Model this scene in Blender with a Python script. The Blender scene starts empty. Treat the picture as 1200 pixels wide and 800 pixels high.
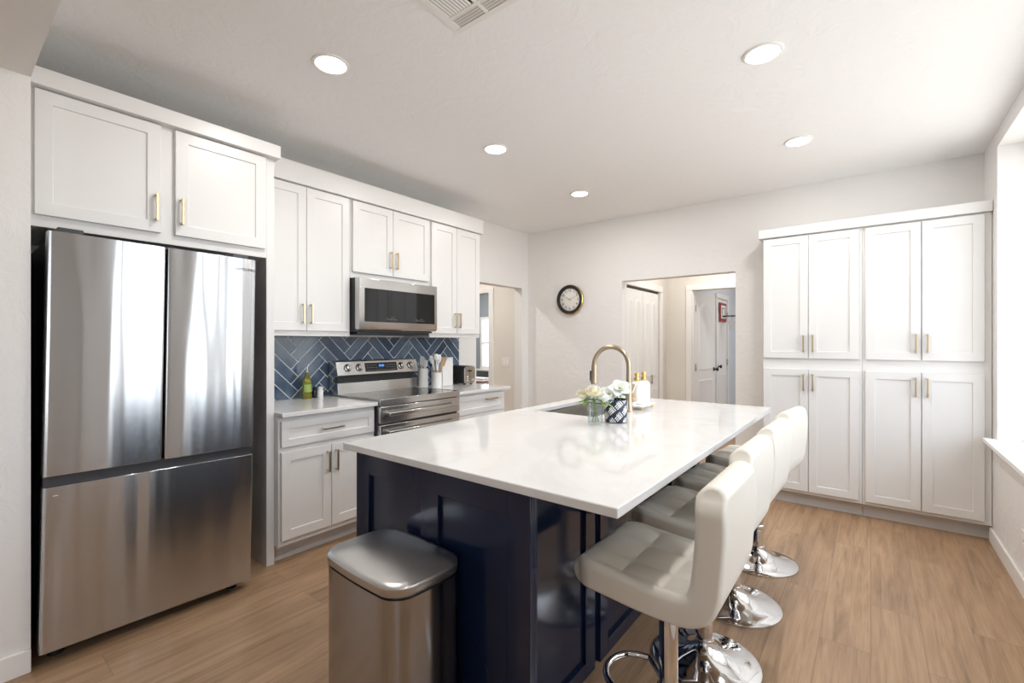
import bpy, bmesh, math, random
from mathutils import Vector, Matrix
random.seed(7)
PI = math.pi
S = bpy.context.scene
COL = S.collection

# ------------------------------------------------------------------ camera
cam_d = bpy.data.cameras.new('camera'); cam = bpy.data.objects.new('camera', cam_d); COL.objects.link(cam)
cam.location = (0, 0, 1.306)
cam.rotation_euler = (PI/2, 0, math.radians(38.06))
cam_d.sensor_width = 36; cam_d.lens = 537/1200*36; cam_d.shift_y = 0.0005
cam_d.clip_start = 0.02
S.camera = cam

# ------------------------------------------------------------------ exposure, world, daylight
S.view_settings.view_transform = 'Standard'; S.view_settings.look = 'None'
S.view_settings.gamma = 1; S.view_settings.use_curve_mapping = False
S.view_settings.exposure = 0.0
S.cycles.max_bounces = 14; S.cycles.diffuse_bounces = 7; S.cycles.glossy_bounces = 6
S.cycles.transparent_max_bounces = 12
S.cycles.caustics_reflective = False; S.cycles.caustics_refractive = False

W = bpy.data.worlds.new('daylight_sky'); S.world = W; W.use_nodes = True
wn = W.node_tree; wn.nodes.clear()
w_out = wn.nodes.new('ShaderNodeOutputWorld'); w_bg = wn.nodes.new('ShaderNodeBackground')
w_tc = wn.nodes.new('ShaderNodeTexCoord'); w_sep = wn.nodes.new('ShaderNodeSeparateXYZ'); w_r = wn.nodes.new('ShaderNodeValToRGB')
wn.links.new(w_tc.outputs['Generated'], w_sep.inputs[0]); wn.links.new(w_sep.outputs['Z'], w_r.inputs[0])
w_r.color_ramp.elements[0].position = 0.0; w_r.color_ramp.elements[0].color = (.59, .59, .575, 1)
w_r.color_ramp.elements[1].position = 0.04; w_r.color_ramp.elements[1].color = (.66, .73, .82, 1)
wn.links.new(w_r.outputs[0], w_bg.inputs[0]); wn.links.new(w_bg.outputs[0], w_out.inputs[0])
w_bg.inputs[1].default_value = 5.9

def portal(name, loc, rot, sx, sy):
    l = bpy.data.lights.new(name, 'AREA'); l.shape = 'RECTANGLE'; l.size = sx; l.size_y = sy
    l.cycles.is_portal = True
    o = bpy.data.objects.new(name, l); COL.objects.link(o); o.location = loc; o.rotation_euler = rot
portal('portal_kitchen', (0.93, 3.05, 1.61), (0, PI/2, 0), 1.84, 2.18)
portal('portal_kitchen_near', (0.93, 1.425, 1.61), (0, PI/2, 0), 1.84, .75)
portal('portal_front_side', (0.93, -1.7, 1.45), (0, PI/2, 0), 1.7, 1.6)
portal('portal_added_window', (-4.55, -1.8, 1.45), (0, -PI/2, 0), 1.5, 1.8)  # serves the window added to light the front room
portal('portal_grey_room', (-6.0, 7.68, 1.3), (-PI/2, 0, 0), 1.7, 1.2)
portal('portal_bedroom', (1.16, 7.4, 1.4), (0, PI/2, 0), 1.4, 1.2)

DOWN_W = 8.4       # watts of each recessed ceiling lamp

# ------------------------------------------------------------------ materials
def mat(name, col, rough=.5, metal=0., **k):
    m = bpy.data.materials.new(name); m.use_nodes = True
    b = m.node_tree.nodes['Principled BSDF']
    b.inputs['Base Color'].default_value = (*col, 1); b.inputs['Roughness'].default_value = rough
    b.inputs['Metallic'].default_value = metal
    for a, v in k.items(): b.inputs[a.replace('_', ' ')].default_value = v
    return m
def nd(m, t, **k):
    n = m.node_tree.nodes.new(t)
    for a, v in k.items(): setattr(n, a, v)
    return n
def ln(m, a, b): m.node_tree.links.new(a, b)
def bsdf(m): return m.node_tree.nodes['Principled BSDF']
def coords(m, scale=(1, 1, 1), rot=(0, 0, 0), kind='Object'):
    tc = nd(m, 'ShaderNodeTexCoord'); mp = nd(m, 'ShaderNodeMapping')
    mp.inputs['Scale'].default_value = scale; mp.inputs['Rotation'].default_value = rot
    ln(m, tc.outputs[kind], mp.inputs[0]); return mp.outputs[0]
def noise(m, vec, scale, detail=4, rough=.5, dist=0):
    n = nd(m, 'ShaderNodeTexNoise'); n.inputs['Scale'].default_value = scale; n.inputs['Detail'].default_value = detail
    n.inputs['Roughness'].default_value = rough; n.inputs['Distortion'].default_value = dist
    ln(m, vec, n.inputs['Vector']); return n
def bump(m, h, strength, dist=.01, prev=None):
    b = nd(m, 'ShaderNodeBump'); b.inputs['Strength'].default_value = strength; b.inputs['Distance'].default_value = dist
    ln(m, h, b.inputs['Height'])
    if prev is not None: ln(m, prev, b.inputs['Normal'])
    ln(m, b.outputs[0], bsdf(m).inputs['Normal']); return b.outputs[0]
def ramp(m, fac, stops):
    r = nd(m, 'ShaderNodeValToRGB'); e = r.color_ramp.elements
    while len(e) < len(stops): e.new(.5)
    for q, (p, c) in zip(e, stops): q.position = p; q.color = (*c, 1)
    ln(m, fac, r.inputs[0]); return r
def mixc(m, fac, a, b, mode='MIX'):
    x = nd(m, 'ShaderNodeMix', data_type='RGBA', blend_type=mode)
    for s, v in ((0, fac), (6, a), (7, b)):
        if hasattr(v, 'is_output'): ln(m, v, x.inputs[s])
        else: x.inputs[s].default_value = v if s == 0 else (*v, 1)
    return x.outputs[2]

def paint(name, col, strength=.25):
    m = mat(name, col, .65)
    v = coords(m); n = noise(m, v, 9, 6, .62, .8)
    r = ramp(m, n.outputs[0], [(.42, (0, 0, 0)), (.62, (1, 1, 1))])
    bump(m, r.outputs[0], strength, .006); return m
M = {}
M['wall'] = paint('textured_white_wall_paint', (.81, .80, .785), .22)
M['ceiling'] = paint('textured_ceiling_paint', (.88, .88, .88), .30)
M['hall_wall'] = paint('beige_hall_paint', (.75, .715, .66), .1)
M['cool_wall'] = paint('cool_white_room_paint', (.68, .71, .76), .1)
M['grey_wall'] = paint('blue_grey_room_paint', (.30, .33, .36), .1)
M['cab'] = mat('white_cabinet_lacquer', (.74, .735, .725), .33)
M['trimw'] = mat('white_trim_paint', (.84, .83, .81), .4)
M['toe'] = mat('grey_toe_kick_paint', (.62, .61, .60), .5)
M['dark_in'] = mat('grey_panel_side', (.30, .29, .28), .5)
M['brass'] = mat('brushed_brass', (.66, .53, .35), .3, 1)
M['gold'] = mat('polished_gold', (.85, .56, .18), .18, 1)
M['bronze'] = mat('brushed_bronze', (.50, .405, .30), .28, 1)
M['chrome'] = mat('polished_chrome', (.80, .80, .81), .04, 1)
M['black'] = mat('black_plastic', (.012, .012, .013), .4)
M['char'] = mat('charcoal_metal', (.05, .05, .055), .4)
M['glassk'] = mat('black_glass', (.008, .008, .009), .04)
M['white'] = mat('white_ceramic', (.78, .775, .765), .25)
M['plate'] = mat('white_plastic_plate', (.82, .80, .77), .35)
M['rubber'] = mat('dark_rubber', (.02, .02, .02), .7)
M['navy'] = mat('navy_lacquer', (.008, .0155, .043), .12)
M['leather'] = mat('cream_leather', (.735, .70, .625), .42)
v = coords(M['leather']); bump(M['leather'], noise(M['leather'], v, 260, 3).outputs[0], .06, .002)
M['wood'] = mat('light_utensil_wood', (.55, .36, .20), .5)
M['copper'] = mat('copper_ferrule', (.72, .36, .2), .3, 1)
M['grey_sil'] = mat('grey_white_silicone', (.85, .84, .82), .45)
M['leaf'] = mat('green_leaf', (.10, .22, .045), .45)
M['leaf2'] = mat('pale_green_leaf', (.30, .42, .10), .5)
M['stem'] = mat('green_stem', (.20, .30, .08), .5)
M['petal'] = mat('cream_petal', (.84, .80, .62), .5, Subsurface_Weight=.2)
M['petalw'] = mat('white_petal', (.87, .87, .85), .5, Subsurface_Weight=.2)
M['navy_c'] = mat('navy_glaze', (.02, .03, .07), .25)
M['red'] = mat('red_print', (.5, .05, .04), .5)
M['net'] = mat('white_net_cord', (.75, .75, .75), .7)
M['linen'] = mat('white_linen', (.8, .8, .8), .8)
M['benchw'] = mat('brown_bench_wood', (.22, .10, .055), .5)
M['blind'] = mat('pale_roller_blind', (.75, .80, .86), .7)
M['display'] = mat('lit_blue_clock_digits', (.02, .05, .2), .4, Emission_Color=(.1, .35, 1, 1), Emission_Strength=2.5)
M['lamp'] = mat('lit_lamp_diffuser', (1, 1, 1), .4, Emission_Color=(1, .97, .92, 1), Emission_Strength=9)
M['face'] = mat('clock_face_cream', (.82, .80, .75), .5)
M['ink'] = mat('dark_print_ink', (.02, .02, .022), .5)
M['greyink'] = mat('grey_print_ink', (.12, .12, .125), .4)
M['softmark'] = mat('pale_panel_marks', (.45, .45, .45), .5)

def stainless(name, col, rough, sc, wav, waz):
    m = mat(name, col, rough, 1, Anisotropic=.85, Anisotropic_Rotation=.25)
    g = nd(m, 'ShaderNodeTangent', direction_type='RADIAL', axis='Z'); ln(m, g.outputs[0], bsdf(m).inputs['Tangent'])
    v = coords(m, sc); n = noise(m, v, 30, 3)
    mr = nd(m, 'ShaderNodeMapRange'); mr.inputs['To Min'].default_value = rough-.05; mr.inputs['To Max'].default_value = rough+.05
    ln(m, n.outputs[0], mr.inputs[0]); ln(m, mr.outputs[0], bsdf(m).inputs['Roughness'])
    if wav:
        v2 = coords(m, waz); bump(m, noise(m, v2, 1.0, 1).outputs[0], wav, .05)
    return m
M['steel'] = stainless('brushed_stainless', (.60, .59, .575), .20, (1, 1, 40), 0, (1, 1, 1))
M['fsteel'] = stainless('wavy_brushed_stainless_door', (.57, .585, .605), .19, (1, 1, 60), .35, (1, 7, .5))
M['bin'] = stainless('bin_brushed_stainless', (.37, .365, .365), .14, (1, 1, 40), 0, (1, 1, 1))
M['binlid'] = stainless('bin_lid_stainless', (.52, .51, .50), .30, (40, 1, 1), 0, (1, 1, 1)); bsdf(M['binlid']).inputs['Anisotropic'].default_value = 0
M['basin'] = stainless('sink_stainless', (.58, .56, .53), .32, (30, 1, 1), 0, (1, 1, 1))

m = M['quartz'] = mat('white_quartz', (.82, .80, .77), .06)
v = coords(m); n = noise(m, v, 2.2, 8, .65, 1.2)
r = ramp(m, n.outputs[0], [(.40, (.70, .695, .685)), (.50, (.745, .74, .73)), (.60, (.725, .72, .71))])
ln(m, r.outputs[0], bsdf(m).inputs['Base Color'])

# vinyl planks running along Y
m = M['floor'] = mat('oak_vinyl_planks', (.4, .26, .16), .38)
v = coords(m, (1, 1, 1), (0, 0, PI/2))
bk = nd(m, 'ShaderNodeTexBrick'); bk.offset = .37; bk.inputs['Scale'].default_value = 1
bk.inputs['Brick Width'].default_value = 1.22; bk.inputs['Row Height'].default_value = .18
bk.inputs['Mortar Size'].default_value = .0011; bk.inputs['Bias'].default_value = 0
bk.inputs['Color1'].default_value = (0, 0, 0, 1); bk.inputs['Color2'].default_value = (1, 1, 1, 1); bk.inputs['Mortar'].default_value = (.5, .5, .5, 1)
ln(m, v, bk.inputs['Vector'])
tc = nd(m, 'ShaderNodeTexCoord')
sep = nd(m, 'ShaderNodeSeparateXYZ'); ln(m, tc.outputs['Object'], sep.inputs[0])
cmb = nd(m, 'ShaderNodeCombineXYZ')
add = nd(m, 'ShaderNodeMath', operation='MULTIPLY_ADD'); add.inputs[1].default_value = 7.3; ln(m, bk.outputs['Color'], add.inputs[0]); ln(m, sep.outputs['X'], add.inputs[2])
ln(m, add.outputs[0], cmb.inputs['X']); ln(m, sep.outputs['Y'], cmb.inputs['Y']); ln(m, bk.outputs['Color'], cmb.inputs['Z'])
def stretched(sx, sy):
    mp = nd(m, 'ShaderNodeMapping'); mp.inputs['Scale'].default_value = (sx, sy, 3); ln(m, cmb.outputs[0], mp.inputs[0]); return mp.outputs[0]
g1 = noise(m, stretched(14, 1.1), 1.6, 7, .62, .9); g2 = noise(m, stretched(60, 1.6), 2.2, 4, .6, .2); g3 = noise(m, stretched(3.2, .9), 1.3, 3, .5, .6)
c1 = ramp(m, g1.outputs[0], [(.30, (.25, .155, .088)), (.48, (.40, .258, .155)), (.70, (.485, .325, .205))])
c2 = mixc(m, .22, c1.outputs[0], ramp(m, g2.outputs[0], [(.35, (.21, .12, .065)), (.6, (.52, .345, .21))]).outputs[0])
c3 = mixc(m, .5, c2, ramp(m, g3.outputs[0], [(.3, (.66, .62, .58)), (.65, (1.1, 1.07, 1.04))]).outputs[0], 'MULTIPLY')
c4 = mixc(m, .5, c3, ramp(m, bk.outputs['Color'], [(0, (.93, .925, .92)), (1, (1.05, 1.05, 1.05))]).outputs[0], 'MULTIPLY')
c5 = mixc(m, bk.outputs['Fac'], c4, (.24, .15, .09))
ln(m, c5, bsdf(m).inputs['Base Color'])
bump(m, g2.outputs[0], .08, .003)

m = M['tile'] = mat('glossy_blue_tile', (.05, .09, .15), .10)
gi = nd(m, 'ShaderNodeNewGeometry')
r = ramp(m, gi.outputs['Random Per Island'], [(0, (.036, .066, .115)), (.5, (.072, .118, .185)), (1, (.12, .17, .235))])
n = noise(m, coords(m), 22, 4, .6, .5)
ln(m, mixc(m, .55, r.outputs[0], ramp(m, n.outputs[0], [(.3, (.7, .7, .7)), (.7, (1.25, 1.25, 1.25))]).outputs[0], 'MULTIPLY'), bsdf(m).inputs['Base Color'])
bump(m, noise(m, coords(m), 14, 2).outputs[0], .12, .004)
M['grout'] = mat('white_grout', (.86, .86, .85), .8)

def thin_glass(name, tint=(1, 1, 1)):
    m = bpy.data.materials.new(name); m.use_nodes = True; t = m.node_tree; t.nodes.clear()
    o = t.nodes.new('ShaderNodeOutputMaterial'); mx = t.nodes.new('ShaderNodeMixShader')
    a = t.nodes.new('ShaderNodeBsdfTransparent'); a.inputs[0].default_value = (*tint, 1)
    g = t.nodes.new('ShaderNodeBsdfGlossy'); g.inputs['Roughness'].default_value = .02
    f = t.nodes.new('ShaderNodeLayerWeight'); f.inputs[0].default_value = .5
    p = t.nodes.new('ShaderNodeMath'); p.operation = 'POWER'; p.inputs[1].default_value = 4.5
    q = t.nodes.new('ShaderNodeMath'); q.operation = 'MULTIPLY_ADD'; q.inputs[1].default_value = .6; q.inputs[2].default_value = .04
    t.links.new(f.outputs['Facing'], p.inputs[0]); t.links.new(p.outputs[0], q.inputs[0]); t.links.new(q.outputs[0], mx.inputs[0]); t.links.new(a.outputs[0], mx.inputs[1]); t.links.new(g.outputs[0], mx.inputs[2]); t.links.new(mx.outputs[0], o.inputs[0])
    return m
M['pane'] = thin_glass('clear_window_glass')
M['vaseg'] = thin_glass('clear_vase_glass', (.93, .95, .95))
M['oil'] = mat('golden_green_oil', (.62, .58, .12), .04, Transmission_Weight=.75, IOR=1.2)

# ------------------------------------------------------------------ mesh helpers
def bx(bm, x0, x1, y0, y1, z0, z1):
    v = [bm.verts.new((x, y, z)) for z in (z0, z1) for y in (y0, y1) for x in (x0, x1)]
    for f in ((0, 2, 3, 1), (4, 5, 7, 6), (0, 1, 5, 4), (2, 6, 7, 3), (0, 4, 6, 2), (1, 3, 7, 5)): bm.faces.new([v[i] for i in f])
    return v
def boxes(*a):
    bm = bmesh.new()
    for b in a: bx(bm, *b)
    return bm
def prism(bm, pts, axis, a, b):
    """closed polygon pts in the plane across `axis`, extruded from a to b"""
    def P(p, t): return {'x': (t, p[0], p[1]), 'y': (p[0], t, p[1]), 'z': (p[0], p[1], t)}[axis]
    lo = [bm.verts.new(P(p, a)) for p in pts]; hi = [bm.verts.new(P(p, b)) for p in pts]; n = len(pts)
    bm.faces.new(lo[::-1]); bm.faces.new(hi)
    for i in range(n): bm.faces.new((lo[i], lo[(i+1) % n], hi[(i+1) % n], hi[i]))
def lathe(bm, prof, c=(0, 0, 0), seg=32, axis='z', caps=True):
    rings = []
    for r, h in prof:
        ring = []
        for i in range(seg):
            a = 2*PI*i/seg; p = (r*math.cos(a), r*math.sin(a), h)
            if axis == 'x': p = (h, p[0], p[1])
            if axis == 'y': p = (p[0], h, p[1])
            ring.append(bm.verts.new((c[0]+p[0], c[1]+p[1], c[2]+p[2])))
        rings.append(ring)
    for A, B in zip(rings, rings[1:]):
        for i in range(seg): bm.faces.new((A[i], A[(i+1) % seg], B[(i+1) % seg], B[i]))
    if caps: bm.faces.new(rings[0][::-1]); bm.faces.new(rings[-1])
def tube(bm, pts, r, seg=12, closed=False):
    pts = [Vector(p) for p in pts]; n = len(pts); rings = []; up = None
    for i, p in enumerate(pts):
        a = pts[(i-1) % n] if (closed or i) else p; b = pts[(i+1) % n] if (closed or i < n-1) else p
        t = (b-a).normalized()
        if up is None: up = t.orthogonal().normalized()
        up = (up - t*up.dot(t)).normalized(); s = t.cross(up)
        rr = r[i] if isinstance(r, (list, tuple)) else r
        rings.append([bm.verts.new(p + (up*math.cos(2*PI*k/seg)+s*math.sin(2*PI*k/seg))*rr) for k in range(seg)])
    for i in range(n if closed else n-1):
        A, B = rings[i], rings[(i+1) % n]
        for k in range(seg): bm.faces.new((A[k], A[(k+1) % seg], B[(k+1) % seg], B[k]))
    if not closed: bm.faces.new(rings[0][::-1]); bm.faces.new(rings[-1])
def ellipsoid(bm, c, r, seg=14, rings=9, rot=None):
    res = bmesh.ops.create_uvsphere(bm, u_segments=seg, v_segments=rings, radius=1)
    mt = Matrix.Translation(c) @ (rot or Matrix()) @ Matrix.Diagonal((*r, 1))
    bmesh.ops.transform(bm, matrix=mt, verts=res['verts'])
def rrect(w, d, r, seg=6):
    p = []
    for sx, sy, a0 in ((1, 1, 0), (-1, 1, PI/2), (-1, -1, PI), (1, -1, 3*PI/2)):
        for i in range(seg+1):
            a = a0+PI/2*i/seg; p.append((sx*(w/2-r)+r*math.cos(a), sy*(d/2-r)+r*math.sin(a)))
    return p
def obj(name, bm, m, parent=None, loc=(0, 0, 0), rot=(0, 0, 0), bevel=0, smooth=True, seg=2):
    bmesh.ops.recalc_face_normals(bm, faces=bm.faces)
    me = bpy.data.meshes.new(name); bm.to_mesh(me); bm.free()
    for q in (m if isinstance(m, list) else [m]): me.materials.append(M[q] if isinstance(q, str) else q)
    o = bpy.data.objects.new(name, me); COL.objects.link(o); o.location = loc; o.rotation_euler = rot
    if parent: o.parent = parent
    if bevel:
        b = o.modifiers.new('bevel', 'BEVEL'); b.width = bevel; b.segments = seg; b.limit_method = 'ANGLE'; b.angle_limit = math.radians(40)
    if smooth:
        for p in me.polygons: p.use_smooth = True
        me.set_sharp_from_angle(angle=math.radians(38))
    return o
def tag(o, label, cat, group=None):
    o['label'] = label; o['category'] = cat
    if group: o['group'] = group
    return o
def thing(name, label, cat, loc=(0, 0, 0), rotz=0, group=None):
    o = bpy.data.objects.new(name, None); COL.objects.link(o); o.empty_display_size = .1
    o.location = loc; o.rotation_euler = (0, 0, rotz); return tag(o, label, cat, group)
def struct(name, bm, m, parent=None, **k):
    o = obj(name, bm, m, parent, **k)
    o['kind'] = 'structure'
    return o
def sroot(name, loc=(0, 0, 0)):
    o = bpy.data.objects.new(name, None); COL.objects.link(o); o.location = loc; o['kind'] = 'structure'; return o
def dup(root, loc, rotz, label=None, group=None):
    r = root.copy(); COL.objects.link(r); r.location = loc; r.rotation_euler = (0, 0, rotz)
    if label: r['label'] = label
    if group: r['group'] = group
    for ch in list(root.children):
        c = ch.copy(); COL.objects.link(c); c.parent = r
        for g in ch.children:
            d = g.copy(); COL.objects.link(d); d.parent = c
    return r
def text_bm(items, extrude=.0006):
    """items: (string, size, Matrix) -> one bmesh"""
    bm = bmesh.new(); dg = bpy.context.evaluated_depsgraph_get()
    for s, size, mt in items:
        c = bpy.data.curves.new('lettering', 'FONT'); c.body = s; c.size = size; c.extrude = extrude; c.align_x = 'CENTER'; c.align_y = 'CENTER'
        o = bpy.data.objects.new('lettering', c); COL.objects.link(o); dg.update()
        me = bpy.data.meshes.new_from_object(o.evaluated_get(dg)); me.transform(mt); bm.from_mesh(me)
        bpy.data.objects.remove(o); bpy.data.curves.remove(c); bpy.data.meshes.remove(me)
    return bm

def shaker(w, h, rail=.055, t=.02, rec=.008):
    """door front facing -y at y=0, x 0..w, z 0..h"""
    bm = bmesh.new(); a = rail
    F = [(0, 0), (w, 0), (w, h), (0, h)]; I = [(a, a), (w-a, a), (w-a, h-a), (a, h-a)]
    o = [bm.verts.new((x, 0, z)) for x, z in F]; i = [bm.verts.new((x, 0, z)) for x, z in I]
    p = [bm.verts.new((x, rec, z)) for x, z in I]; b = [bm.verts.new((x, t, z)) for x, z in F]
    for k in range(4):
        n = (k+1) % 4
        bm.faces.new((o[k], o[n], i[n], i[k])); bm.faces.new((i[k], i[n], p[n], p[k])); bm.faces.new((o[n], o[k], b[k], b[n]))
    bm.faces.new(p); bm.faces.new(b[::-1]); return bm
def pull(length, vertical=True, m='brass', parent=None, loc=(0, 0, 0)):
    """square bar pull standing off a door front that faces -y; centred on loc"""
    bm = bmesh.new(); w = .0055; L = length/2
    if vertical:
        bx(bm, -w, w, -.032, -.021, -L, L)
        for s in (-1, 1): bx(bm, -w*.9, w*.9, -.023, 0, s*(L-.007)-.005, s*(L-.007)+.005)
    else:
        bx(bm, -L, L, -.032, -.021, -w, w)
        for s in (-1, 1): bx(bm, s*(L-.007)-.005, s*(L-.007)+.005, -.023, 0, -w*.9, w*.9)
    return obj('handle', bm, m, parent, loc, bevel=.0012)
def door(parent, x, y, z, w, h, hx=None, hz=None, L=.132, name='door', vertical=True, m='cab', rail=.055):
    d = obj(name, shaker(w, h, rail), m, parent, (x, y, z), bevel=.0014)
    if hx is not None: pull(L, vertical, 'brass', d, (hx-x, 0, hz-z))
    return d

# ================================================================== THE SETTING
CZ = 2.633
XW, YB, XR = -3.33, 4.57, .625
struct('floor', boxes((-7.6, 1.3, -3.5, 9.0, -.08, 0)), 'floor', smooth=False)
struct('ceiling', boxes((-7.6, 1.3, -3.5, 9.0, CZ, CZ+.1)), 'ceiling', smooth=False)
def wall_x(name, x0, x1, y0, y1, holes, m, z1=CZ):
    """wall slab across x0..x1 running y0..y1 with holes (ya,yb,za,zb)"""
    bm = bmesh.new(); y = y0
    for ya, yb, za, zb in sorted(holes):
        if ya > y: bx(bm, x0, x1, y, ya, 0, z1)
        if za > 0: bx(bm, x0, x1, ya, yb, 0, za)
        if zb < z1: bx(bm, x0, x1, ya, yb, zb, z1)
        y = yb
    if y < y1: bx(bm, x0, x1, y, y1, 0, z1)
    return struct(name, bm, m, smooth=False)
def wall_y(name, y0, y1, x0, x1, holes, m, z1=CZ):
    bm = bmesh.new(); x = x0
    for xa, xb, za, zb in sorted(holes):
        if xa > x: bx(bm, x, xa, y0, y1, 0, z1)
        if za > 0: bx(bm, xa, xb, y0, y1, 0, za)
        if zb < z1: bx(bm, xa, xb, y0, y1, zb, z1)
        x = xb
    if x < x1: bx(bm, x, x1, y0, y1, 0, z1)
    return struct(name, bm, m, smooth=False)
# kitchen
wall_x('wall_left', XW-.12, XW, .105, YB, [(3.63, 4.45, 0, 1.957)], 'wall')
wall_y('wall_back', YB, YB+.12, -3.45, XR+.25, [(-2.089, -.977, 0, 1.955)], 'wall')
wall_x('wall_right', XR, XR+.25, -3.3, YB, [(1.05, 1.80, .69, 2.53), (1.96, 4.14, .69, 2.53), (-2.5, -.9, .6, 2.3)], 'wall')
wall_y('wall_front', .105, .255, -4.4, XR, [(-2.63, .50, 0, 2.36)], 'wall')
# front room behind the camera
wall_x('wall_front_room_left', -4.52, -4.4, -3.3, .255, [(-2.7, -.9, .7, 2.2)], 'wall')  # opening for the added, unseen window
wall_y('wall_front_room_back', -3.42, -3.3, -4.52, XR+.25, [], 'wall')
# hall behind the wide opening
wall_x('wall_hall_left', -2.24, -2.12, YB+.12, 6.0, [(4.75, 5.757, 0, 1.94)], 'hall_wall')
wall_y('wall_hall_back', 6.0, 6.12, -2.9, 1.2, [(-1.79, -1.06, 0, 1.962)], 'hall_wall')
wall_x('wall_hall_right', .6, .72, YB+.12, 6.0, [], 'hall_wall')
wall_x('wall_closet', -2.9, -2.84, YB+.12, 6.0, [], 'hall_wall')
# bedroom past the hall
wall_x('wall_bedroom_left', -1.97, -1.85, 6.12, 8.7, [(7.42, 8.06, 0, 1.98)], 'cool_wall')
wall_y('wall_bedroom_back', 8.7, 8.82, -2.2, 1.2, [], 'cool_wall')
wall_x('wall_bedroom_right', 1.0, 1.12, 6.12, 8.7, [(6.8, 8.0, .7, 2.1)], 'cool_wall')
# passage and grey room behind the left wall
wall_y('wall_passage_right', 4.46, 4.57, -7.4, XW-.12, [(-4.75, -3.86, 0, 1.94)], 'hall_wall')
wall_x('wall_passage_left', -5.6, -5.5, 2.3, 4.46, [], 'hall_wall')
wall_y('wall_passage_front', 2.2, 2.3, -5.6, XW-.12, [], 'hall_wall')
wall_x('wall_grey_room_left', -7.5, -7.4, 4.57, 7.6, [], 'grey_wall')
wall_x('wall_grey_room_right', -3.45, -3.35, 4.69, 7.6, [], 'grey_wall')
wall_y('wall_grey_room_back', 7.5, 7.62, -7.5, -3.35, [(-6.76, -5.2, .72, 1.85)], 'grey_wall')
wall_y('wall_grey_room_front', 4.571, 4.60, -7.4, -3.45, [(-4.75, -3.86, 0, 1.94)], 'grey_wall')

def baseboard_bm(*segs): return boxes(*segs)
struct('baseboard_front', boxes((-2.63, -2.615, .105, .255, 0, .092), (-4.4, -2.615, .09, .105, 0, .092)), 'trimw', bevel=.003)
struct('baseboard_right', boxes((XR-.014, XR, -3.3, 4.30, 0, .092)), 'trimw', bevel=.003)
struct('baseboard_back', boxes((-3.33, -2.089, YB-.014, YB, 0, .092), (-.977, -.735, YB-.014, YB, 0, .092)), 'trimw', bevel=.003)
struct('baseboard_hall', boxes((-2.12, -1.87, 5.986, 6.0, 0, .092), (-1.0, .6, 5.986, 6.0, 0, .092)), 'trimw', bevel=.003)
# casings
struct('trim_1', boxes((-2.12, -2.10, 5.757, 5.83, 0, 1.94), (-2.12, -2.10, 4.70, 5.83, 1.94, 2.01)), 'trimw', bevel=.003)
struct('trim_2', boxes((-1.86, -1.79, 5.98, 6.0, 0, 1.962), (-1.06, -.99, 5.98, 6.0, 0, 1.962), (-1.86, -.99, 5.98, 6.0, 1.962, 2.03),
                       (-1.79, -1.775, 6.0, 6.12, 0, 1.962)), 'trimw', bevel=.003)
struct('trim_3', boxes((-3.86, -3.785, 4.44, 4.46, 0, 1.94), (-4.82, -3.785, 4.44, 4.46, 1.94, 2.0), (-4.82, -4.75, 4.44, 4.46, 0, 1.94)), 'trimw', bevel=.003)
struct('trim_4', boxes((-1.85, -1.83, 8.06, 8.13, 0, 1.98), (-1.85, -1.83, 7.35, 7.42, 0, 1.98), (-1.85, -1.83, 7.35, 8.13, 1.98, 2.05)), 'trimw', bevel=.003)

# windows
def window_x(name, x, y0, y1, z0, z1, n, sill=None, rails=1):
    w = sroot(name, (x, y0, z0)); L = y1-y0; H = z1-z0
    f = bmesh.new(); t = .05
    bx(f, -.03, .03, 0, L, 0, t); bx(f, -.03, .03, 0, L, H-t, H)
    cw = L/n
    for k in range(n+1):
        c = k*cw; a = 0 if k == 0 else (c-.055); b = L if k == n else (c+.055)
        if k == 0: b = t
        if k == n: a = L-t
        bx(f, -.03, .03, a, b, t, H-t)
    for k in range(n):
        for q in range(1, rails+1): bx(f, -.02, .025, k*cw+.05, (k+1)*cw-.05, H*q/(rails+1)-.022, H*q/(rails+1)+.022)
    struct('window_frame', f, 'trimw', w, bevel=.003)
    struct('window_pane', boxes((-.003, .003, .02, L-.02, .02, H-.02)), 'pane', w, smooth=False)
    return w
window_x('window_1', .82, 1.96, 4.14, .69, 2.53, 2)
window_x('window_2', .82, 1.05, 1.80, .69, 2.53, 1)
struct('window_sill', boxes((.565, .624, 1.0, 4.19, .665, .692), (.624, .79, 1.052, 1.798, .680, .692), (.624, .79, 1.962, 4.138, .680, .692)), 'trimw', bevel=.004)['kind'] = 'structure'
window_x('window_added', -4.46, -2.7, -.9, .7, 2.2, 2)  # unseen window, added to brighten the front room and the fridge reflection
window_x('window_5', .82, -2.5, -.9, .6, 2.3, 2)
def window_y(name, y, x0, x1, z0, z1, n, rails=1):
    w = sroot(name, (x0, y, z0)); L = x1-x0; H = z1-z0; f = bmesh.new(); t = .06; cw = L/n
    bx(f, 0, L, -.03, .03, 0, t); bx(f, 0, L, -.03, .03, H-t, H)
    for k in range(n+1):
        a, b = max(0, k*cw-.05), min(L, k*cw+.05); bx(f, a, b, -.03, .03, t, H-t)
    for k in range(n):
        for q in range(1, rails+1): bx(f, k*cw+.05, (k+1)*cw-.05, -.02, .02, H*q/(rails+1)-.02, H*q/(rails+1)+.02)
    struct('window_frame', f, 'trimw', w, bevel=.003)
    struct('window_pane', boxes((.02, L-.02, -.003, .003, .02, H-.02)), 'pane', w, smooth=False)
    return w
w4 = window_y('window_3', 7.53, -6.76, -5.2, .72, 1.85, 2)
struct('window_sill', boxes((-.06, 1.62, -.12, -.03, -.04, 0)), 'trimw', w4, bevel=.004)
window_x('window_4', 1.06, 6.8, 8.0, .7, 2.1, 2)

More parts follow.
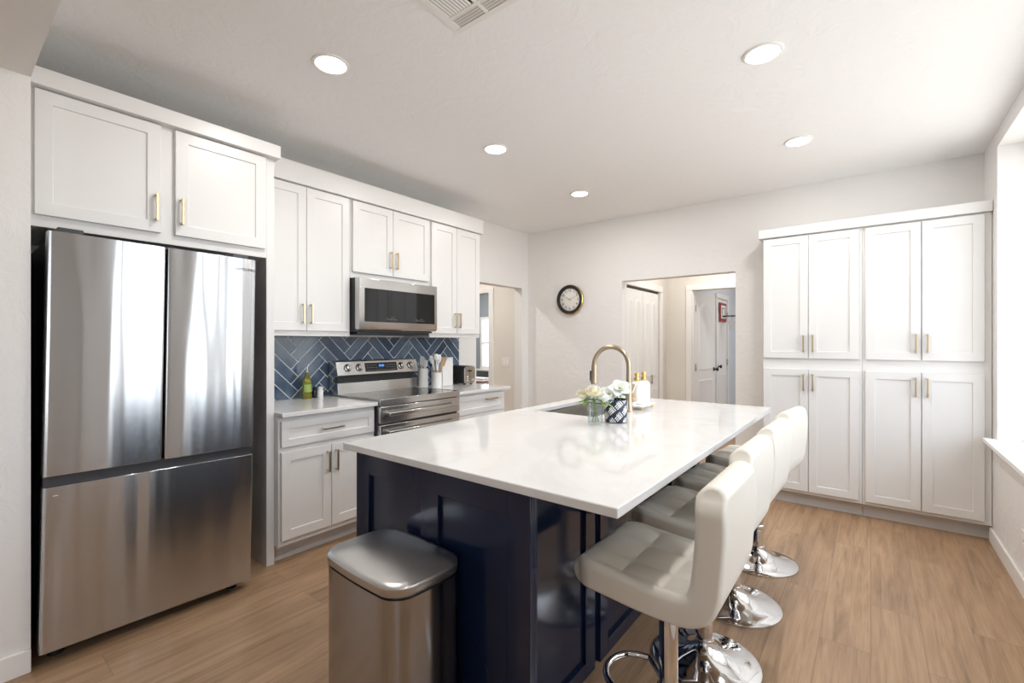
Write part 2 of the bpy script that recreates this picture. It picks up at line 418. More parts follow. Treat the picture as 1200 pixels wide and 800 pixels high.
# interior doors
def panel_door(name, w, h, panels, m='trimw', t=.035, arch=True):
    """slab x 0..w, thickness y 0..t (front at y=0), z 0..h; raised panels on both faces"""
    bm = boxes((0, w, 0, t, 0, h))
    for (xa, xb, za, zb, ar) in panels:
        for side in (0, 1):
            pts = [(xa, za), (xb, za)]
            if ar:
                for i in range(9):
                    u = i/8; pts.append((xb+(xa-xb)*u, zb+ar*math.sin(PI*u)))
            else: pts += [(xb, zb), (xa, zb)]
            y = 0 if side == 0 else t; s = -1 if side == 0 else 1
            cx = sum(p[0] for p in pts)/len(pts); cz = sum(p[1] for p in pts)/len(pts)
            # moulding ring then raised field
            o = [bm.verts.new((px, y, pz)) for px, pz in pts]
            def inset(d, yy):
                return [bm.verts.new((px+(d if px < cx else -d)*(abs(px-cx) > 1e-4), yy, pz+(d if pz < cz else -d))) for px, pz in pts]
            a = inset(.008, y+s*.005); b = inset(.02, y+s*.005); c = inset(.034, y+s*.0012)
            n = len(pts)
            for A, B in ((o, a), (a, b), (b, c)):
                for i in range(n): bm.faces.new((A[i], A[(i+1) % n], B[(i+1) % n], B[i]))
            bm.faces.new(c)
    return bm
def knob(parent, loc, m='black'):
    bm = bmesh.new()
    for s, y in ((-1, 0), (1, .035)):
        lathe(bm, [(.028, 0), (.028, s*.006), (.011, s*.012), (.011, s*.032), (.022, s*.038), (.028, s*.048), (.024, s*.060), (.001, s*.063)], (0, y, 0), 18, 'y')
    return struct('door_knob', bm, m, parent, loc=loc)
def hinge(parent, loc):
    bm = boxes((-.02, .02, -.004, .006, -.045, .045)); lathe(bm, [(.008, -.048), (.008, .048)], (0, -.006, 0), 10)
    return struct('door_hinge', bm, 'steel', parent, loc=loc)
d1 = sroot('door_1', (-1.775, 6.1, 0)); d1.rotation_euler = (0, 0, math.radians(85))
struct('door_leaf', panel_door('door_leaf', .71, 1.95, [(.11, .60, .16, .80, 0), (.11, .60, .92, 1.72, .10)]), 'trimw', d1, loc=(0, 0, .008), bevel=.002)
knob(d1, (.645, 0, .93))
for z in (.22, .98, 1.74): hinge(d1, (.0, 0, z))
d2 = sroot('door_2', (-1.85, 7.42, 0)); d2.rotation_euler = (0, 0, PI/2)
struct('door_leaf', panel_door('door_leaf', .64, 1.97, [(.10, .54, .16, .80, 0), (.10, .54, .92, 1.74, .09)]), 'trimw', d2, loc=(0, .005, .008), bevel=.002)
knob(d2, (.075, .005, .93))
for z in (.22, .98, 1.74): hinge(d2, (.635, -.004, z))
d3 = sroot('door_3', (-2.135, 4.755, 0)); d3.rotation_euler = (0, 0, PI/2)
for k in range(2):
    lf = struct('door_leaf', panel_door('door_leaf', .492, 1.90, [(.07, .215, .14, .72, 0), (.277, .422, .14, .72, 0), (.07, .215, .86, 1.76, .035), (.277, .422, .86, 1.76, .035)]),
                'trimw', d3, loc=(.006+k*.497, 0, .012), bevel=.002)
    hx = .10 if k == 0 else .245
    ph = bmesh.new(); bx(ph, hx-.012, hx+.012, -.022, -.015, .78, .89)
    for zz in (.79, .875): bx(ph, hx-.01, hx+.01, -.016, .002, zz, zz+.008)
    struct('door_handle', ph, 'bronze', lf, bevel=.001)
struct('door_track', boxes((0, 1.0, .005, .04, 1.915, 1.94)), 'char', d3)

# ================================================================== FRIDGE
fr = thing('refrigerator', 'tall stainless steel french door refrigerator with bottom freezer drawer', 'refrigerator', (-2.59, .272, 0))
fr.rotation_euler = (-.015, 0, 0)
FW, FH = .79, 1.755
obj('body', boxes((-.70, -.075, .012, FW-.012, .045, FH-.02)), 'char', fr, bevel=.004)
def fdoor(y0, y1, z0, z1, name='door'):
    bm = bmesh.new()   # softly crowned front face
    N = 10; prof = []
    for i in range(N+1):
        u = i/N; y = y0+(y1-y0)*u; e = min(u, 1-u)*(y1-y0)
        x = -.012*(1-min(1, e/.018))**2 if e < .018 else 0
        prof.append((x, y))
    ins = [(-.012, y0), (-.004, y0+.003), (0, y0+.014), (0, y1-.014), (-.004, y1-.003), (-.012, y1)]
    pts = [(-.065, y0)] + ins + [(-.065, y1)]
    prism(bm, pts, 'z', z0, z1)
    return obj(name, bm, 'fsteel', fr, bevel=.0015)
dl = fdoor(.0, .392, .765, FH); dr = fdoor(.398, FW, .765, FH)
fz = fdoor(.0, FW, .062, .722, 'freezer_drawer')
obj('grip_channel', boxes((-.06, -.022, .004, FW-.004, .722, .765)), 'char', fr)
for y in (.03, FW-.11): obj('hinge_cover', boxes((-.16, -.02, y, y+.08, FH, FH+.022)), 'char', fr, bevel=.004)
for y in (.06, FW-.06):
    bm = bmesh.new(); lathe(bm, [(.022, .0), (.026, .004), (.026, .02), (.015, .022), (.015, .05)], (-.10, y, .0 if y > .4 else .004), 18); obj('foot', bm, 'black', fr)
obj('base_grille', boxes((-.09, -.075, .03, FW-.03, .03, .062)), 'black', fr)
R_YZ = Matrix(((0, 0, 1, 0), (1, 0, 0, 0), (0, 1, 0, 0), (0, 0, 0, 1)))   # text plane -> facing +x
obj('brand_lettering', text_bm([('SAMSUNG', .0215, Matrix.Translation((.0006, .735, 1.697)) @ R_YZ)]), 'greyink', dr, smooth=False)
bm = boxes((0, .0012, .03, .045, .685, .688)); obj('scratch_mark', bm, 'plate', fz)

# ================================================================== CABINETS ON THE LEFT WALL (fronts face +x: local x -> world y, local -y -> world +x)
RZ = PI/2
# over the fridge; local origin at world (-2.762, 0, 0) so front frame y=0
c = thing('refrigerator_cabinet', 'white two door cabinet above the refrigerator with its tall side panel', 'cabinet', (-2.762, 0, 0), RZ)
obj('body', boxes((.262, 1.215, 0, .56, 1.793, 2.375)), 'cab', c, bevel=.0015)
obj('side_panel', boxes((1.215, 1.26, -.001, .56, 0, 2.375)), 'cab', c, bevel=.0015)
obj('crown', boxes((.258, 1.275, -.05, .56, 2.375, 2.448)), 'cab', c, bevel=.002)
door(c, .277, -.02, 1.842, .433, .526, .688, 1.96)
door(c, .769, -.02, 1.842, .436, .526, .793, 1.96)

def upper(name, label, y0, y1, zb, ds, hz, group):
    c = thing(name, label, 'cabinet', (-2.986, 0, 0), RZ, group)
    obj('body', boxes((y0, y1, 0, .342, zb, 2.40)), 'cab', c, bevel=.0012)
    for (a, b, z0, z1, hx) in ds: door(c, a, -.02, z0, b-a, z1-z0, hx, hz)
    return c
upper('wall_cabinet', 'tall white wall cabinet between refrigerator panel and microwave', 1.262, 1.898, 1.347,
      [(1.268, 1.562, 1.382, 2.339, 1.535), (1.566, 1.883, 1.382, 2.339, 1.592)], 1.494, 'white wall cabinets')
upper('wall_cabinet', 'short white wall cabinet directly above the microwave', 1.900, 2.658, 1.776,
      [(1.913, 2.267, 1.82, 2.339, 2.240), (2.271, 2.645, 1.82, 2.339, 2.298)], 1.944, 'white wall cabinets')
upper('wall_cabinet', 'tall white wall cabinet right of the microwave above utensil crocks', 2.660, 3.300, 1.347,
      [(2.672, 2.972, 1.382, 2.339, 2.947), (2.976, 3.283, 1.382, 2.339, 3.001)], 1.500, 'white wall cabinets')
bm = bmesh.new(); prism(bm, [(-3.328, 2.40), (-2.962, 2.345), (-2.950, 2.345), (-2.950, 2.36), (-2.945, 2.478), (-3.328, 2.478)], 'y', 1.277, 3.315)
tag(obj('crown_molding', boxes((-2.985, -2.945, 1.277, 3.318, 2.345, 2.478), (-3.328, -2.985, 1.277, 3.318, 2.402, 2.478)), 'cab', bevel=.003),
    'long white crown molding running along the tops of the wall cabinets', 'molding'); bm.free()

def base(name, label, y0, y1, drawers, doors, group):
    c = thing(name, label, 'cabinet', (-2.72, 0, 0), RZ, group)
    obj('body', boxes((y0, y1, 0, .608, .105, .866)), 'cab', c, bevel=.0012)
    obj('toe_kick', boxes((y0, y1, .075, .09, 0, .105)), 'toe', c)
    for (a, b, z0, z1, hx, hz) in drawers: door(c, a, -.02, z0, b-a, z1-z0, hx, hz, .15, 'drawer', False, rail=.045)
    for (a, b, z0, z1, hx, hz) in doors: door(c, a, -.02, z0, b-a, z1-z0, hx, hz)
base('base_cabinet', 'white base cabinet with one drawer over two doors beside refrigerator panel', 1.262, 1.918,
     [(1.274, 1.906, .688, .839, 1.59, .765)], [(1.274, 1.586, .142, .658, 1.560, .556), (1.591, 1.906, .142, .658, 1.617, .556)], 'white base cabinets')
base('base_cabinet', 'short white drawer base cabinet right of the range under the toaster', 2.705, 3.345,
     [(2.717, 3.333, .688, .845, 3.14, .80), (2.717, 3.333, .42, .676, 3.14, .60), (2.717, 3.333, .142, .408, 3.14, .33)], [], 'white base cabinets')
tag(obj('countertop', boxes((XW+.002, -2.67, 1.263, 1.917, .867, .893)), 'quartz', bevel=.003), 'white quartz counter under the oil bottle left of the range', 'countertop', 'white kitchen counters')
tag(obj('countertop', boxes((XW+.002, -2.67, 2.702, 3.39, .867, .893)), 'quartz', bevel=.003), 'white quartz counter under the toaster right of the range', 'countertop', 'white kitchen counters')

# herringbone backsplash
bs = thing('tile_backsplash', 'navy blue herringbone tile backsplash with white grout behind the range', 'backsplash', (XW, 0, 0))
obj('grout_bed', boxes((.001, .007, 1.262, 3.36, .894, 1.346)), 'grout', bs, smooth=False)
bm = bmesh.new(); TW, TL, gp = .0762, .3048, .0066
r2 = math.sqrt(.5)
def tl(x0, x1, y0, y1):
    P = []
    for (a, b) in ((x0+gp/2, y0+gp/2), (x1-gp/2, y0+gp/2), (x1-gp/2, y1-gp/2), (x0+gp/2, y1-gp/2)):
        P.append((1.687+(a-b)*r2, 1.0516+(a+b)*r2))
    cy = sum(p[0] for p in P)/4; cz = sum(p[1] for p in P)/4
    if 1.05 < cy < 3.6 and .65 < cz < 1.55: prism(bm, P, 'x', .004, .0105)
for k in range(-90, 91):
    for q in range(-12, 13):
        ox, oy = k*TW+q*TL, k*TW-q*TL
        tl(ox, ox+TL, oy, oy+TW); tl(ox+TL, ox+TL+TW, oy-3*TW, oy+TW)
for co, no in (((0, 1.262, 0), (0, -1, 0)), ((0, 3.36, 0), (0, 1, 0)), ((0, 0, .894), (0, 0, -1)), ((0, 0, 1.346), (0, 0, 1))):
    g = bm.verts[:]+bm.edges[:]+bm.faces[:]
    res = bmesh.ops.bisect_plane(bm, geom=g, plane_co=co, plane_no=no, clear_outer=True)
    ed = [e for e in res['geom_cut'] if isinstance(e, bmesh.types.BMEdge)]
    bmesh.ops.edgeloop_fill(bm, edges=ed)
ot = obj('tiles', bm, 'tile', bs, bevel=.0012)
ot['label'] = 'glossy navy blue tiles laid in a herringbone'

# ================================================================== RANGE
rg = thing('range', 'stainless steel electric range with black glass cooktop and back control panel', 'range', (-2.66, 1.922, 0), 0)
SW = .775
obj('body', boxes((-.65, -.03, .003, SW-.003, .09, .893)), 'char', rg, bevel=.002)
obj('cooktop', boxes((-.52, -.02, .004, SW-.004, .893, .906)), 'glassk', rg, bevel=.002)
obj('cooktop_frame', boxes((-.022, .004, 0, SW, .862, .908), (-.52, -.02, 0, .006, .893, .908), (-.52, -.02, SW-.006, SW, .893, .908)), 'steel', rg, bevel=.002)
for (x, y, r) in ((-.13, .2, .1), (-.13, .57, .08), (-.37, .2, .075), (-.37, .57, .1)):
    bm = bmesh.new(); lathe(bm, [(r, 0), (r, .0006), (r-.003, .0006), (r-.003, 0)], (x, y, .906), 40, caps=False); obj('burner_ring', bm, 'greyink', rg)
def oven_door(z0, z1, name):
    d = obj(name, boxes((-.03, .004, .002, SW-.002, z0, z1)), 'steel', rg, bevel=.003)
    zc = z1-.052
    hb = bmesh.new()
    bx(hb, .028, .048, .05, SW-.05, zc-.013, zc+.013)
    for y in (.06, SW-.08): bx(hb, .003, .03, y, y+.02, zc-.011, zc+.011)
    obj('handle', hb, 'steel', d, bevel=.004)
    return d
o1 = oven_door(.742, .856, 'upper_oven_door')
o2 = oven_door(.30, .728, 'lower_oven_door')
obj('window', boxes((.003, .006, .09, SW-.09, .36, .60)), 'glassk', o2, bevel=.002)
obj('storage_drawer', boxes((-.03, .003, .002, SW-.002, .10, .288)), 'steel', rg, bevel=.003)
bm = boxes((-.6, -.08, .02, SW-.02, .0, .1)); obj('plinth', bm, 'black', rg)
bm = bmesh.new(); prism(bm, [(-.655, .893), (-.52, .893), (-.525, .99), (-.60, .992), (-.60, 1.02), (-.655, 1.02)], 'y', 0, SW)
obj('back_riser', bm, 'steel', rg, bevel=.002)
bm = bmesh.new(); prism(bm, [(-.655, 1.0), (-.57, 1.03), (-.515, 1.048), (-.545, 1.154), (-.56, 1.162), (-.655, 1.162)], 'y', -.004, SW+.004)
cp = obj('control_panel', bm, 'steel', rg, bevel=.003)
obj('vent_slot', boxes((-.60, -.56, .02, SW-.02, .990, 1.035)), 'black', rg)
# the sloped fascia frame: origin at its foot, u along y, v up the slope, n outwards
fu = Vector((0, 1, 0)); fv = (Vector((-.545, 0, 1.154))-Vector((-.515, 0, 1.048))).normalized(); fn = fu.cross(fv)
def fascia(y, s, lift=0):
    p = Vector((-.515, y, 1.048))+fv*s+fn*lift
    return Matrix.Translation(p) @ Matrix((( fu.x, fv.x, fn.x, 0), (fu.y, fv.y, fn.y, 0), (fu.z, fv.z, fn.z, 0), (0, 0, 0, 1)))
for y in (.088, .19, .60, .70):
    bm = bmesh.new(); lathe(bm, [(.027, 0), (.027, .006), (.022, .008), (.021, .026), (.019, .030), (.0005, .031)], (0, 0, 0), 24); bx(bm, -.0045, .0045, -.021, .021, .028, .036)
    bm.transform(fascia(y, .058)); k = obj('knob', bm, 'steel', cp, bevel=.001); k['label'] = 'stainless burner knob'
    bm = bmesh.new(); lathe(bm, [(.031, 0), (.031, .002), (.0005, .002)], (0, 0, 0), 24); bm.transform(fascia(y, .058)); obj('knob_dial', bm, 'black', cp)
bm = boxes((-.155, .155, -.036, .036, 0, .003)); bm.transform(fascia(.40, .056)); ds = obj('display', bm, 'glassk', cp)
obj('clock_digits', text_bm([('10:21', .026, fascia(.40, .066, .0032))], .0004), 'display', ds, smooth=False)
bm = bmesh.new()
for i in range(14):
    for j in range(3):
        if 5 <= i <= 8 and j > 0: continue
        bx(bm, -.14+i*.0205, -.132+i*.0205, -.026+j*.02, -.023+j*.02, .003, .0034)
bm.transform(fascia(.40, .056)); obj('touch_keys', bm, 'softmark', ds)

# ================================================================== MICROWAVE
mw = thing('microwave', 'stainless over the range microwave with black glass door under cabinet', 'microwave', (-2.885, 1.903, 1.392), 0)
MWW, MH = .745, .382
obj('body', boxes((-.435, -.045, .004, MWW-.004, -.012, MH)), 'char', mw, bevel=.003)
bm = bmesh.new(); prism(bm, [(-.045, 0.012), (-.02, 0), (.002, .004), (.012, .02), (.012, MH-.004), (-.045, MH-.002)], 'y', 0, MWW)
md = obj('door', bm, 'steel', mw, bevel=.004)
obj('window', boxes((.0115, .0135, .043, MWW-.03, .062, MH-.076)), 'glassk', md, bevel=.001)
for ky in (.235, .515):
    bm = bmesh.new()
    for i in range(5):
        bx(bm, .0135, .0139, ky+i*.02, ky+.008+i*.02, .082, .085)
        if i % 3 != 1: bx(bm, .0135, .0139, ky+i*.02, ky+.008+i*.02, .095, .0975)
    obj('touch_keys', bm, 'softmark', md)
obj('bottom_vent', boxes((-.42, -.06, .03, MWW-.03, -.03, -.012)), 'black', mw, bevel=.002)

# ================================================================== PANTRY (fronts face -y)
def pantry(label, x0, x1, dx):
    p = thing('pantry_cabinet', label, 'cabinet', (0, 4.28, 0), 0, 'tall white pantry cabinets')
    obj('body', boxes((x0, x1, 0, .288, .105, 2.155)), 'cab', p, bevel=.0012)
    obj('toe_kick', boxes((x0+.002, x1, .07, .085, 0, .105)), 'toe', p)
    (a0, a1), (b0, b1) = dx
    for z0, z1, hz in ((.131, 1.092, .99), (1.177, 2.144, 1.295)):
        door(p, a0, -.02, z0, a1-a0, z1-z0, a1-.028, hz)
        door(p, b0, -.02, z0, b1-b0, z1-z0, b0+.028, hz)
pantry('tall white four door pantry cabinet beside the hall opening', -.705, -.05, ((-.698, -.388), (-.383, -.07)))
pantry('tall white four door pantry cabinet beside the window wall', -.049, .622, ((-.031, .275), (.280, .586)))
tag(obj('crown_molding', boxes((-.735, .622, 4.244, 4.568, 2.156, 2.227)), 'cab', bevel=.003), 'white flat crown molding on top of the pantry cabinets', 'molding')

# ================================================================== ISLAND
IZ0, IZ1 = .889, .915
isl = thing('kitchen_island', 'navy blue paneled kitchen island base under white quartz top', 'island', (0, 0, 0))
obj('body', boxes((-1.565, -1.545, 1.07, 3.05, 0, IZ0), (-.905, -.885, 1.07, 3.05, 0, IZ0), (-1.545, -.905, 1.07, 1.09, 0, IZ0), (-1.545, -.905, 3.03, 3.05, 0, IZ0), (-1.545, -.905, 1.09, 3.03, .08, .10), (-1.545, -.905, 1.09, 2.0, IZ0-.02, IZ0)), 'navy', isl)
def framed(w, h, cells, t=.022, rec=.013, z0=.09, z1=.80):
    """panelled face facing -y with recessed cells (xa, xb)"""
    bm = bmesh.new(); bx(bm, 0, w, rec, t, 0, h)
    xs = [0]+[q for c in cells for q in c]+[w]
    for i in range(0, len(xs), 2): bx(bm, xs[i], xs[i+1], 0, rec, 0, h)
    for a, b in cells: bx(bm, a, b, 0, rec, 0, z0); bx(bm, a, b, 0, rec, z1, h)
    return bm
ep = obj('end_panel', framed(.84, IZ0, [(.08, .379), (.464, .758)]), 'navy', isl, (-1.59, 1.04, 0), bevel=.0015)
obj('end_post', boxes((-.782, -.75, 1.062, 1.076, 0, IZ0)), 'navy', isl, bevel=.002)
ys = [(1.10, 1.648), (1.694, 2.165), (2.205, 2.62), (2.66, 3.05)]
for a, b in ys:
    obj('back_panel', framed(b-a, IZ0, [(.07, b-a-.075)], z0=.06, z1=.83), 'navy', isl, (-.868, a, 0), (0, 0, PI/2), bevel=.0015)
obj('far_panel', framed(.70, IZ0, [(.08, .31), (.39, .62)]), 'navy', isl, (-.868, 3.072, 0), (0, 0, PI), bevel=.0015)
for k in range(4):
    a = 3.03-k*.49
    d = obj('door', shaker(.46, .70), 'navy', isl, (-1.588, a, .12), (0, 0, -PI/2), bevel=.0015)
    pull(.132, True, 'brass', d, (.43 if k % 2 == 0 else .03, 0, .6))
for y in (1.671, 2.185, 2.64):
    bm = boxes((-.868, -.56, y-.006, y+.006, IZ0-.006, IZ0), (-.56, -.548, y-.006, y+.006, IZ0-.018, IZ0)) if y > 2 else boxes((-.868, -.60, y-.006, y+.006, IZ0-.006, IZ0))
    obj('top_bracket', bm, 'brass', isl)
# top with a sink cut-out
bm = bmesh.new()
O = [(-1.62, 1.0), (-.468, 1.0), (-.468, 3.113), (-1.62, 3.113)]; H = [(-1.53, 2.15), (-1.14, 2.15), (-1.14, 2.83), (-1.53, 2.83)]
L = {}
for n, P in (('o', O), ('h', H)):
    for z in (IZ0, IZ1): L[n, z] = [bm.verts.new((x, y, z)) for x, y in P]
for k in range(4):
    n = (k+1) % 4
    bm.faces.new((L['o', IZ1][k], L['o', IZ1][n], L['h', IZ1][n], L['h', IZ1][k])); bm.faces.new((L['o', IZ0][k], L['h', IZ0][k], L['h', IZ0][n], L['o', IZ0][n]))
    bm.faces.new((L['o', IZ0][k], L['o', IZ0][n], L['o', IZ1][n], L['o', IZ1][k])); bm.faces.new((L['h', IZ0][k], L['h', IZ1][k], L['h', IZ1][n], L['h', IZ0][n]))
tag(obj('island_countertop', bm, 'quartz', bevel=.003), 'large glossy white quartz top on the navy island', 'countertop')
# the island carcass has a void under the sink: the basin hangs from the underside of the top
sk = thing('sink', 'rectangular stainless undermount sink set in the island top', 'sink', (-1.335, 2.49, 0))
bm = bmesh.new(); w, d, zt, zb = .200, .345, IZ0-.001, IZ0-.21
pr = [(w+.012, d+.012, zt), (w, d, zt), (w-.012, d-.012, zb+.01), (w-.03, d-.03, zb)]
rg_ = [[bm.verts.new((sx*a, sy*b, z)) for sx, sy in ((-1, -1), (1, -1), (1, 1), (-1, 1))] for a, b, z in pr]
for A, B in zip(rg_, rg_[1:]):
    for k in range(4): bm.faces.new((A[k], A[(k+1) % 4], B[(k+1) % 4], B[k]))
bm.faces.new(rg_[-1])
obj('basin', bm, 'basin', sk, bevel=.006)
bm = bmesh.new(); lathe(bm, [(.045, .0), (.045, .003), (.03, .004), (.02, .001)], (0, 0, zb+.001), 24); obj('drain', bm, 'chrome', sk)

# ------------------------------------------------------------------ faucet
fc = thing('faucet', 'tall brushed bronze gooseneck pull down faucet on the island', 'faucet', (-1.07, 2.43, IZ1))
bm = bmesh.new(); lathe(bm, [(.030, 0), (.030, .006), (.022, .012), (.0185, .06), (.0165, .14), (.0155, .16)], (0, 0, 0), 28); obj('base', bm, 'bronze', fc)
pts = [(0, 0, .14), (0, 0, .20), (0, 0, .255)]
R = .108
for i in range(1, 22):
    a = PI*i/21*1.02; pts.append((-R+R*math.cos(a), 0, .255+R*math.sin(a)))
bm = bmesh.new(); tube(bm, pts, .0135, 18); obj('spout', bm, 'bronze', fc)
e = Vector(pts[-1]); dirv = (Vector(pts[-1])-Vector(pts[-2])).normalized()
bm = bmesh.new(); tube(bm, [e-dirv*.01, e, e+dirv*.02, e+dirv*.055, e+dirv*.10, e+dirv*.104], [.0145, .0165, .0168, .0185, .021, .018], 20); sh = obj('spray_head', bm, 'bronze', fc)
bm = bmesh.new(); c0 = e+dirv*.058; bx(bm, c0.x-.026, c0.x-.017, -.009, .009, c0.z-.03, c0.z+.03); obj('spray_button', bm, 'char', sh, bevel=.003)
bm = bmesh.new(); tube(bm, [(0, .012, .085), (0, .035, .09), (.0, .05, .10)], [.012, .012, .010], 14); tube(bm, [(0, .045, .10), (.01, .075, .155)], [.007, .005], 12); obj('lever', bm, 'bronze', fc)

# ------------------------------------------------------------------ soap tray
ty = thing('soap_tray', 'small white tray on gold feet holding soap bottles', 'tray', (-1.083, 2.605, IZ1), math.radians(3))
bm = bmesh.new()
prism(bm, rrect(.125, .215, .02), 'z', .018, .026)
obj('tray_plate', bm, 'white', ty, bevel=.002)
for sx in (-1, 1):
    for sy in (-1, 1):
        bm = bmesh.new(); lathe(bm, [(.005, 0), (.005, .012), (.008, .018)], (sx*.048, sy*.092, 0), 12); obj('foot', bm, 'gold', ty)
def soap(loc, label):
    s = thing('soap_bottle', label, 'soap bottle', loc, 0, 'white soap bottles on the tray')
    bm = bmesh.new(); lathe(bm, [(.034, 0), (.0375, .004), (.0375, .105), (.034, .120), (.020, .131), (.0135, .134)], (0, 0, 0), 28); obj('body', bm, 'white', s)
    bm = bmesh.new(); lathe(bm, [(.0145, .133), (.0155, .135), (.0155, .152), (.0145, .155), (.009, .156), (.009, .166), (.014, .168), (.014, .180), (.011, .183)], (0, 0, 0), 22); obj('pump', bm, 'gold', s)
    return s
soap((-1.093, 2.598, IZ1+.0262), 'white soap bottle with gold pump nearer the faucet')
soap((-1.083, 2.678, IZ1+.0262), 'white soap bottle with gold pump farther from the faucet')
b = thing('scrub_brush', 'round beige wooden dish brush beside the white soap bottles', 'brush', (-1.098, 2.530, IZ1+.0262))
bm = bmesh.new(); lathe(bm, [(.024, 0), (.026, .012), (.022, .02)], seg=20); obj('bristles', bm, 'linen', b)
bm = bmesh.new(); lathe(bm, [(.022, .018), (.028, .026), (.026, .038), (.016, .044), (.016, .047), (.022, .054), (.021, .064), (.010, .072), (.001, .073)], seg=22); obj('wooden_knob', bm, 'wood', b)

# ------------------------------------------------------------------ vase with roses
def petal_cup(bm, c, r, n, h, open_, tilt=0, rot=0):
    """ring of n cupped petals round a rose centre"""
    for i in range(n):
        a = 2*PI*i/n+rot; grid = []
        for u in range(6):
            row = []
            for w in range(5):
                s = u/5; t = (w-2)/2
                rad = r*(.25+.75*math.sin(min(1, s*1.05)*PI/2))+open_*r*s*s
                ang = a+t*(PI/n)*1.35*(1-.35*s*s)*(.45+.55*min(1, s*2))
                z = h*(s-.25*t*t*s)
                row.append(bm.verts.new((c[0]+rad*math.cos(ang), c[1]+rad*math.sin(ang), c[2]+z)))
            grid.append(row)
        for u in range(5):
            for w in range(4): bm.faces.new((grid[u][w], grid[u][w+1], grid[u+1][w+1], grid[u+1][w]))
def rose(parent, c, r, m):
    bm = bmesh.new()
    petal_cup(bm, c, r*.38, 4, r*1.25, -.15, 0, .3); petal_cup(bm, c, r*.62, 5, r*1.25, .0, 0, .9)
    petal_cup(bm, (c[0], c[1], c[2]-.002), r*.88, 6, r*1.12, .08, 0, .2); petal_cup(bm, (c[0], c[1], c[2]-.004), r, 6, r*.85, .25, 0, .7)
    ellipsoid(bm, (c[0], c[1], c[2]+r*.55), (r*.33, r*.33, r*.6), 10, 7)
    return obj('flower_head', bm, m, parent)
def leaf(bm, p, d, L, wdt, droop=.3):
    p = Vector(p); d = Vector(d).normalized(); s = d.cross(Vector((0, 0, 1))).normalized(); rows = []
    for i in range(7):
        u = i/6; c = p+d*L*u+Vector((0, 0, -droop*L*u*u)); ww = wdt*math.sin(PI*min(.97, u*.94+.04))**.8/2
        rows.append([bm.verts.new(c-s*ww+Vector((0, 0, ww*.4))), bm.verts.new(c), bm.verts.new(c+s*ww+Vector((0, 0, ww*.4)))])
    for A, B in zip(rows, rows[1:]):
        for k in range(2): bm.faces.new((A[k], A[k+1], B[k+1], B[k]))
VX, VY = -1.03, 1.955
vs = thing('glass_vase', 'small clear glass vase of water with rose stems', 'vase', (VX, VY, IZ1))
bm = bmesh.new(); lathe(bm, [(.030, .0005), (.034, .003), (.036, .05), (.038, .098), (.0365, .098), (.0345, .05), (.032, .012), (.001, .010)], seg=32, caps=False); obj('glass_body', bm, 'vaseg', vs)
bm = bmesh.new(); lathe(bm, [(.0315, .0125), (.034, .05), (.0345, .062)], seg=28); obj('water', bm, 'vaseg', vs)
ro = [(-.050, -.012, .120, .036, 'petal'), (-.003, -.015, .132, .038, 'petal'), (.036, .012, .112, .030, 'petalw'), (-.025, .035, .145, .030, 'petalw')]
for i, (x, y, z, r, m) in enumerate(ro):
    lb = ['cream rose leaning left out of the glass vase', 'cream rose standing foremost above the glass vase', 'white rose on the patterned pot side of the glass vase', 'white rose highest at the back of the glass vase'][i]
    t = thing('rose', lb, 'flower', (VX, VY, IZ1), 0, 'roses in the glass vase')
    bm = bmesh.new(); tube(bm, [(-x*.35, -y*.35, .016), (x*.05, y*.1, .07), (x*.7, y*.7, z-.025), (x, y, z+.004)], [.0022, .0022, .0022, .004], 8); obj('stem', bm, 'stem', t)
    rose(t, (x, y, z), r, m)
    bm = bmesh.new()
    for k in range(4):
        a = math.atan2(y, x)+(k-1.5)*.85+.3
        leaf(bm, (x*.75, y*.75, z-.012), (math.cos(a), math.sin(a), .1), .045+.012*(k % 2), .022, .35)
    obj('leaves', bm, 'leaf' if i % 2 else 'leaf2', t)
# ------------------------------------------------------------------ patterned pot with white blooms
PX, PY = -.985, 2.085
pt = thing('flower_pot', 'navy and white geometric patterned pot behind glass vase', 'pot', (PX, PY, IZ1))
bm = bmesh.new(); lathe(bm, [(.048, .0), (.053, .004), (.056, .05), (.056, .108), (.054, .112), (.050, .112), (.050, .09), (.001, .088)], seg=40, caps=False)
obj('pot_body', bm, 'navy_c', pt)
bm = bmesh.new()   # raised white basket-weave bars wrapped round the pot
def pot_bar(u0, v0, u1, v1, wd):
    Rr = .0566; n = 6; d = Vector((u1-u0, v1-v0)); L = d.length; d /= L; nn = Vector((-d.y, d.x))
    A = []
    for i in range(n+1):
        p = Vector((u0, v0))+d*L*i/n
        for s in (-1, 1):
            q = p+nn*wd/2*s; zz = min(.108, max(.004, q.y)); th = q.x/Rr; rr = Rr-(.0035*(1-zz/.05) if zz < .05 else 0)
            A.append((bm.verts.new((rr*math.cos(th), rr*math.sin(th), zz)), bm.verts.new(((rr-.003)*math.cos(th), (rr-.003)*math.sin(th), zz))))
    for i in range(n):
        a, b, c, e = A[2*i], A[2*i+1], A[2*i+3], A[2*i+2]
        bm.faces.new((a[0], b[0], c[0], e[0])); bm.faces.new((a[0], e[0], e[1], a[1])); bm.faces.new((b[0], b[1], c[1], c[0]))
circ = 2*PI*.0566; cell = circ/10
for i in range(10):
    for j in range(-1, 5):
        u, v0 = i*cell, j*cell*.8
        for q in range(3):
            o = q*cell*.24
            if (i+j) % 2 == 0: pot_bar(u+o*.7+.002, v0+cell*.62-o*.7, u+o*.7+cell*.58, v0+cell*1.2-o*.7,   .0048)
            else: pot_bar(u+cell*.62-o*.7, v0+.002-o*.7+cell*.7, u+cell*1.2-o*.7, v0-cell*.58-o*.7+cell*.7,   .0048)
obj('pot_pattern', bm, 'white', pt)
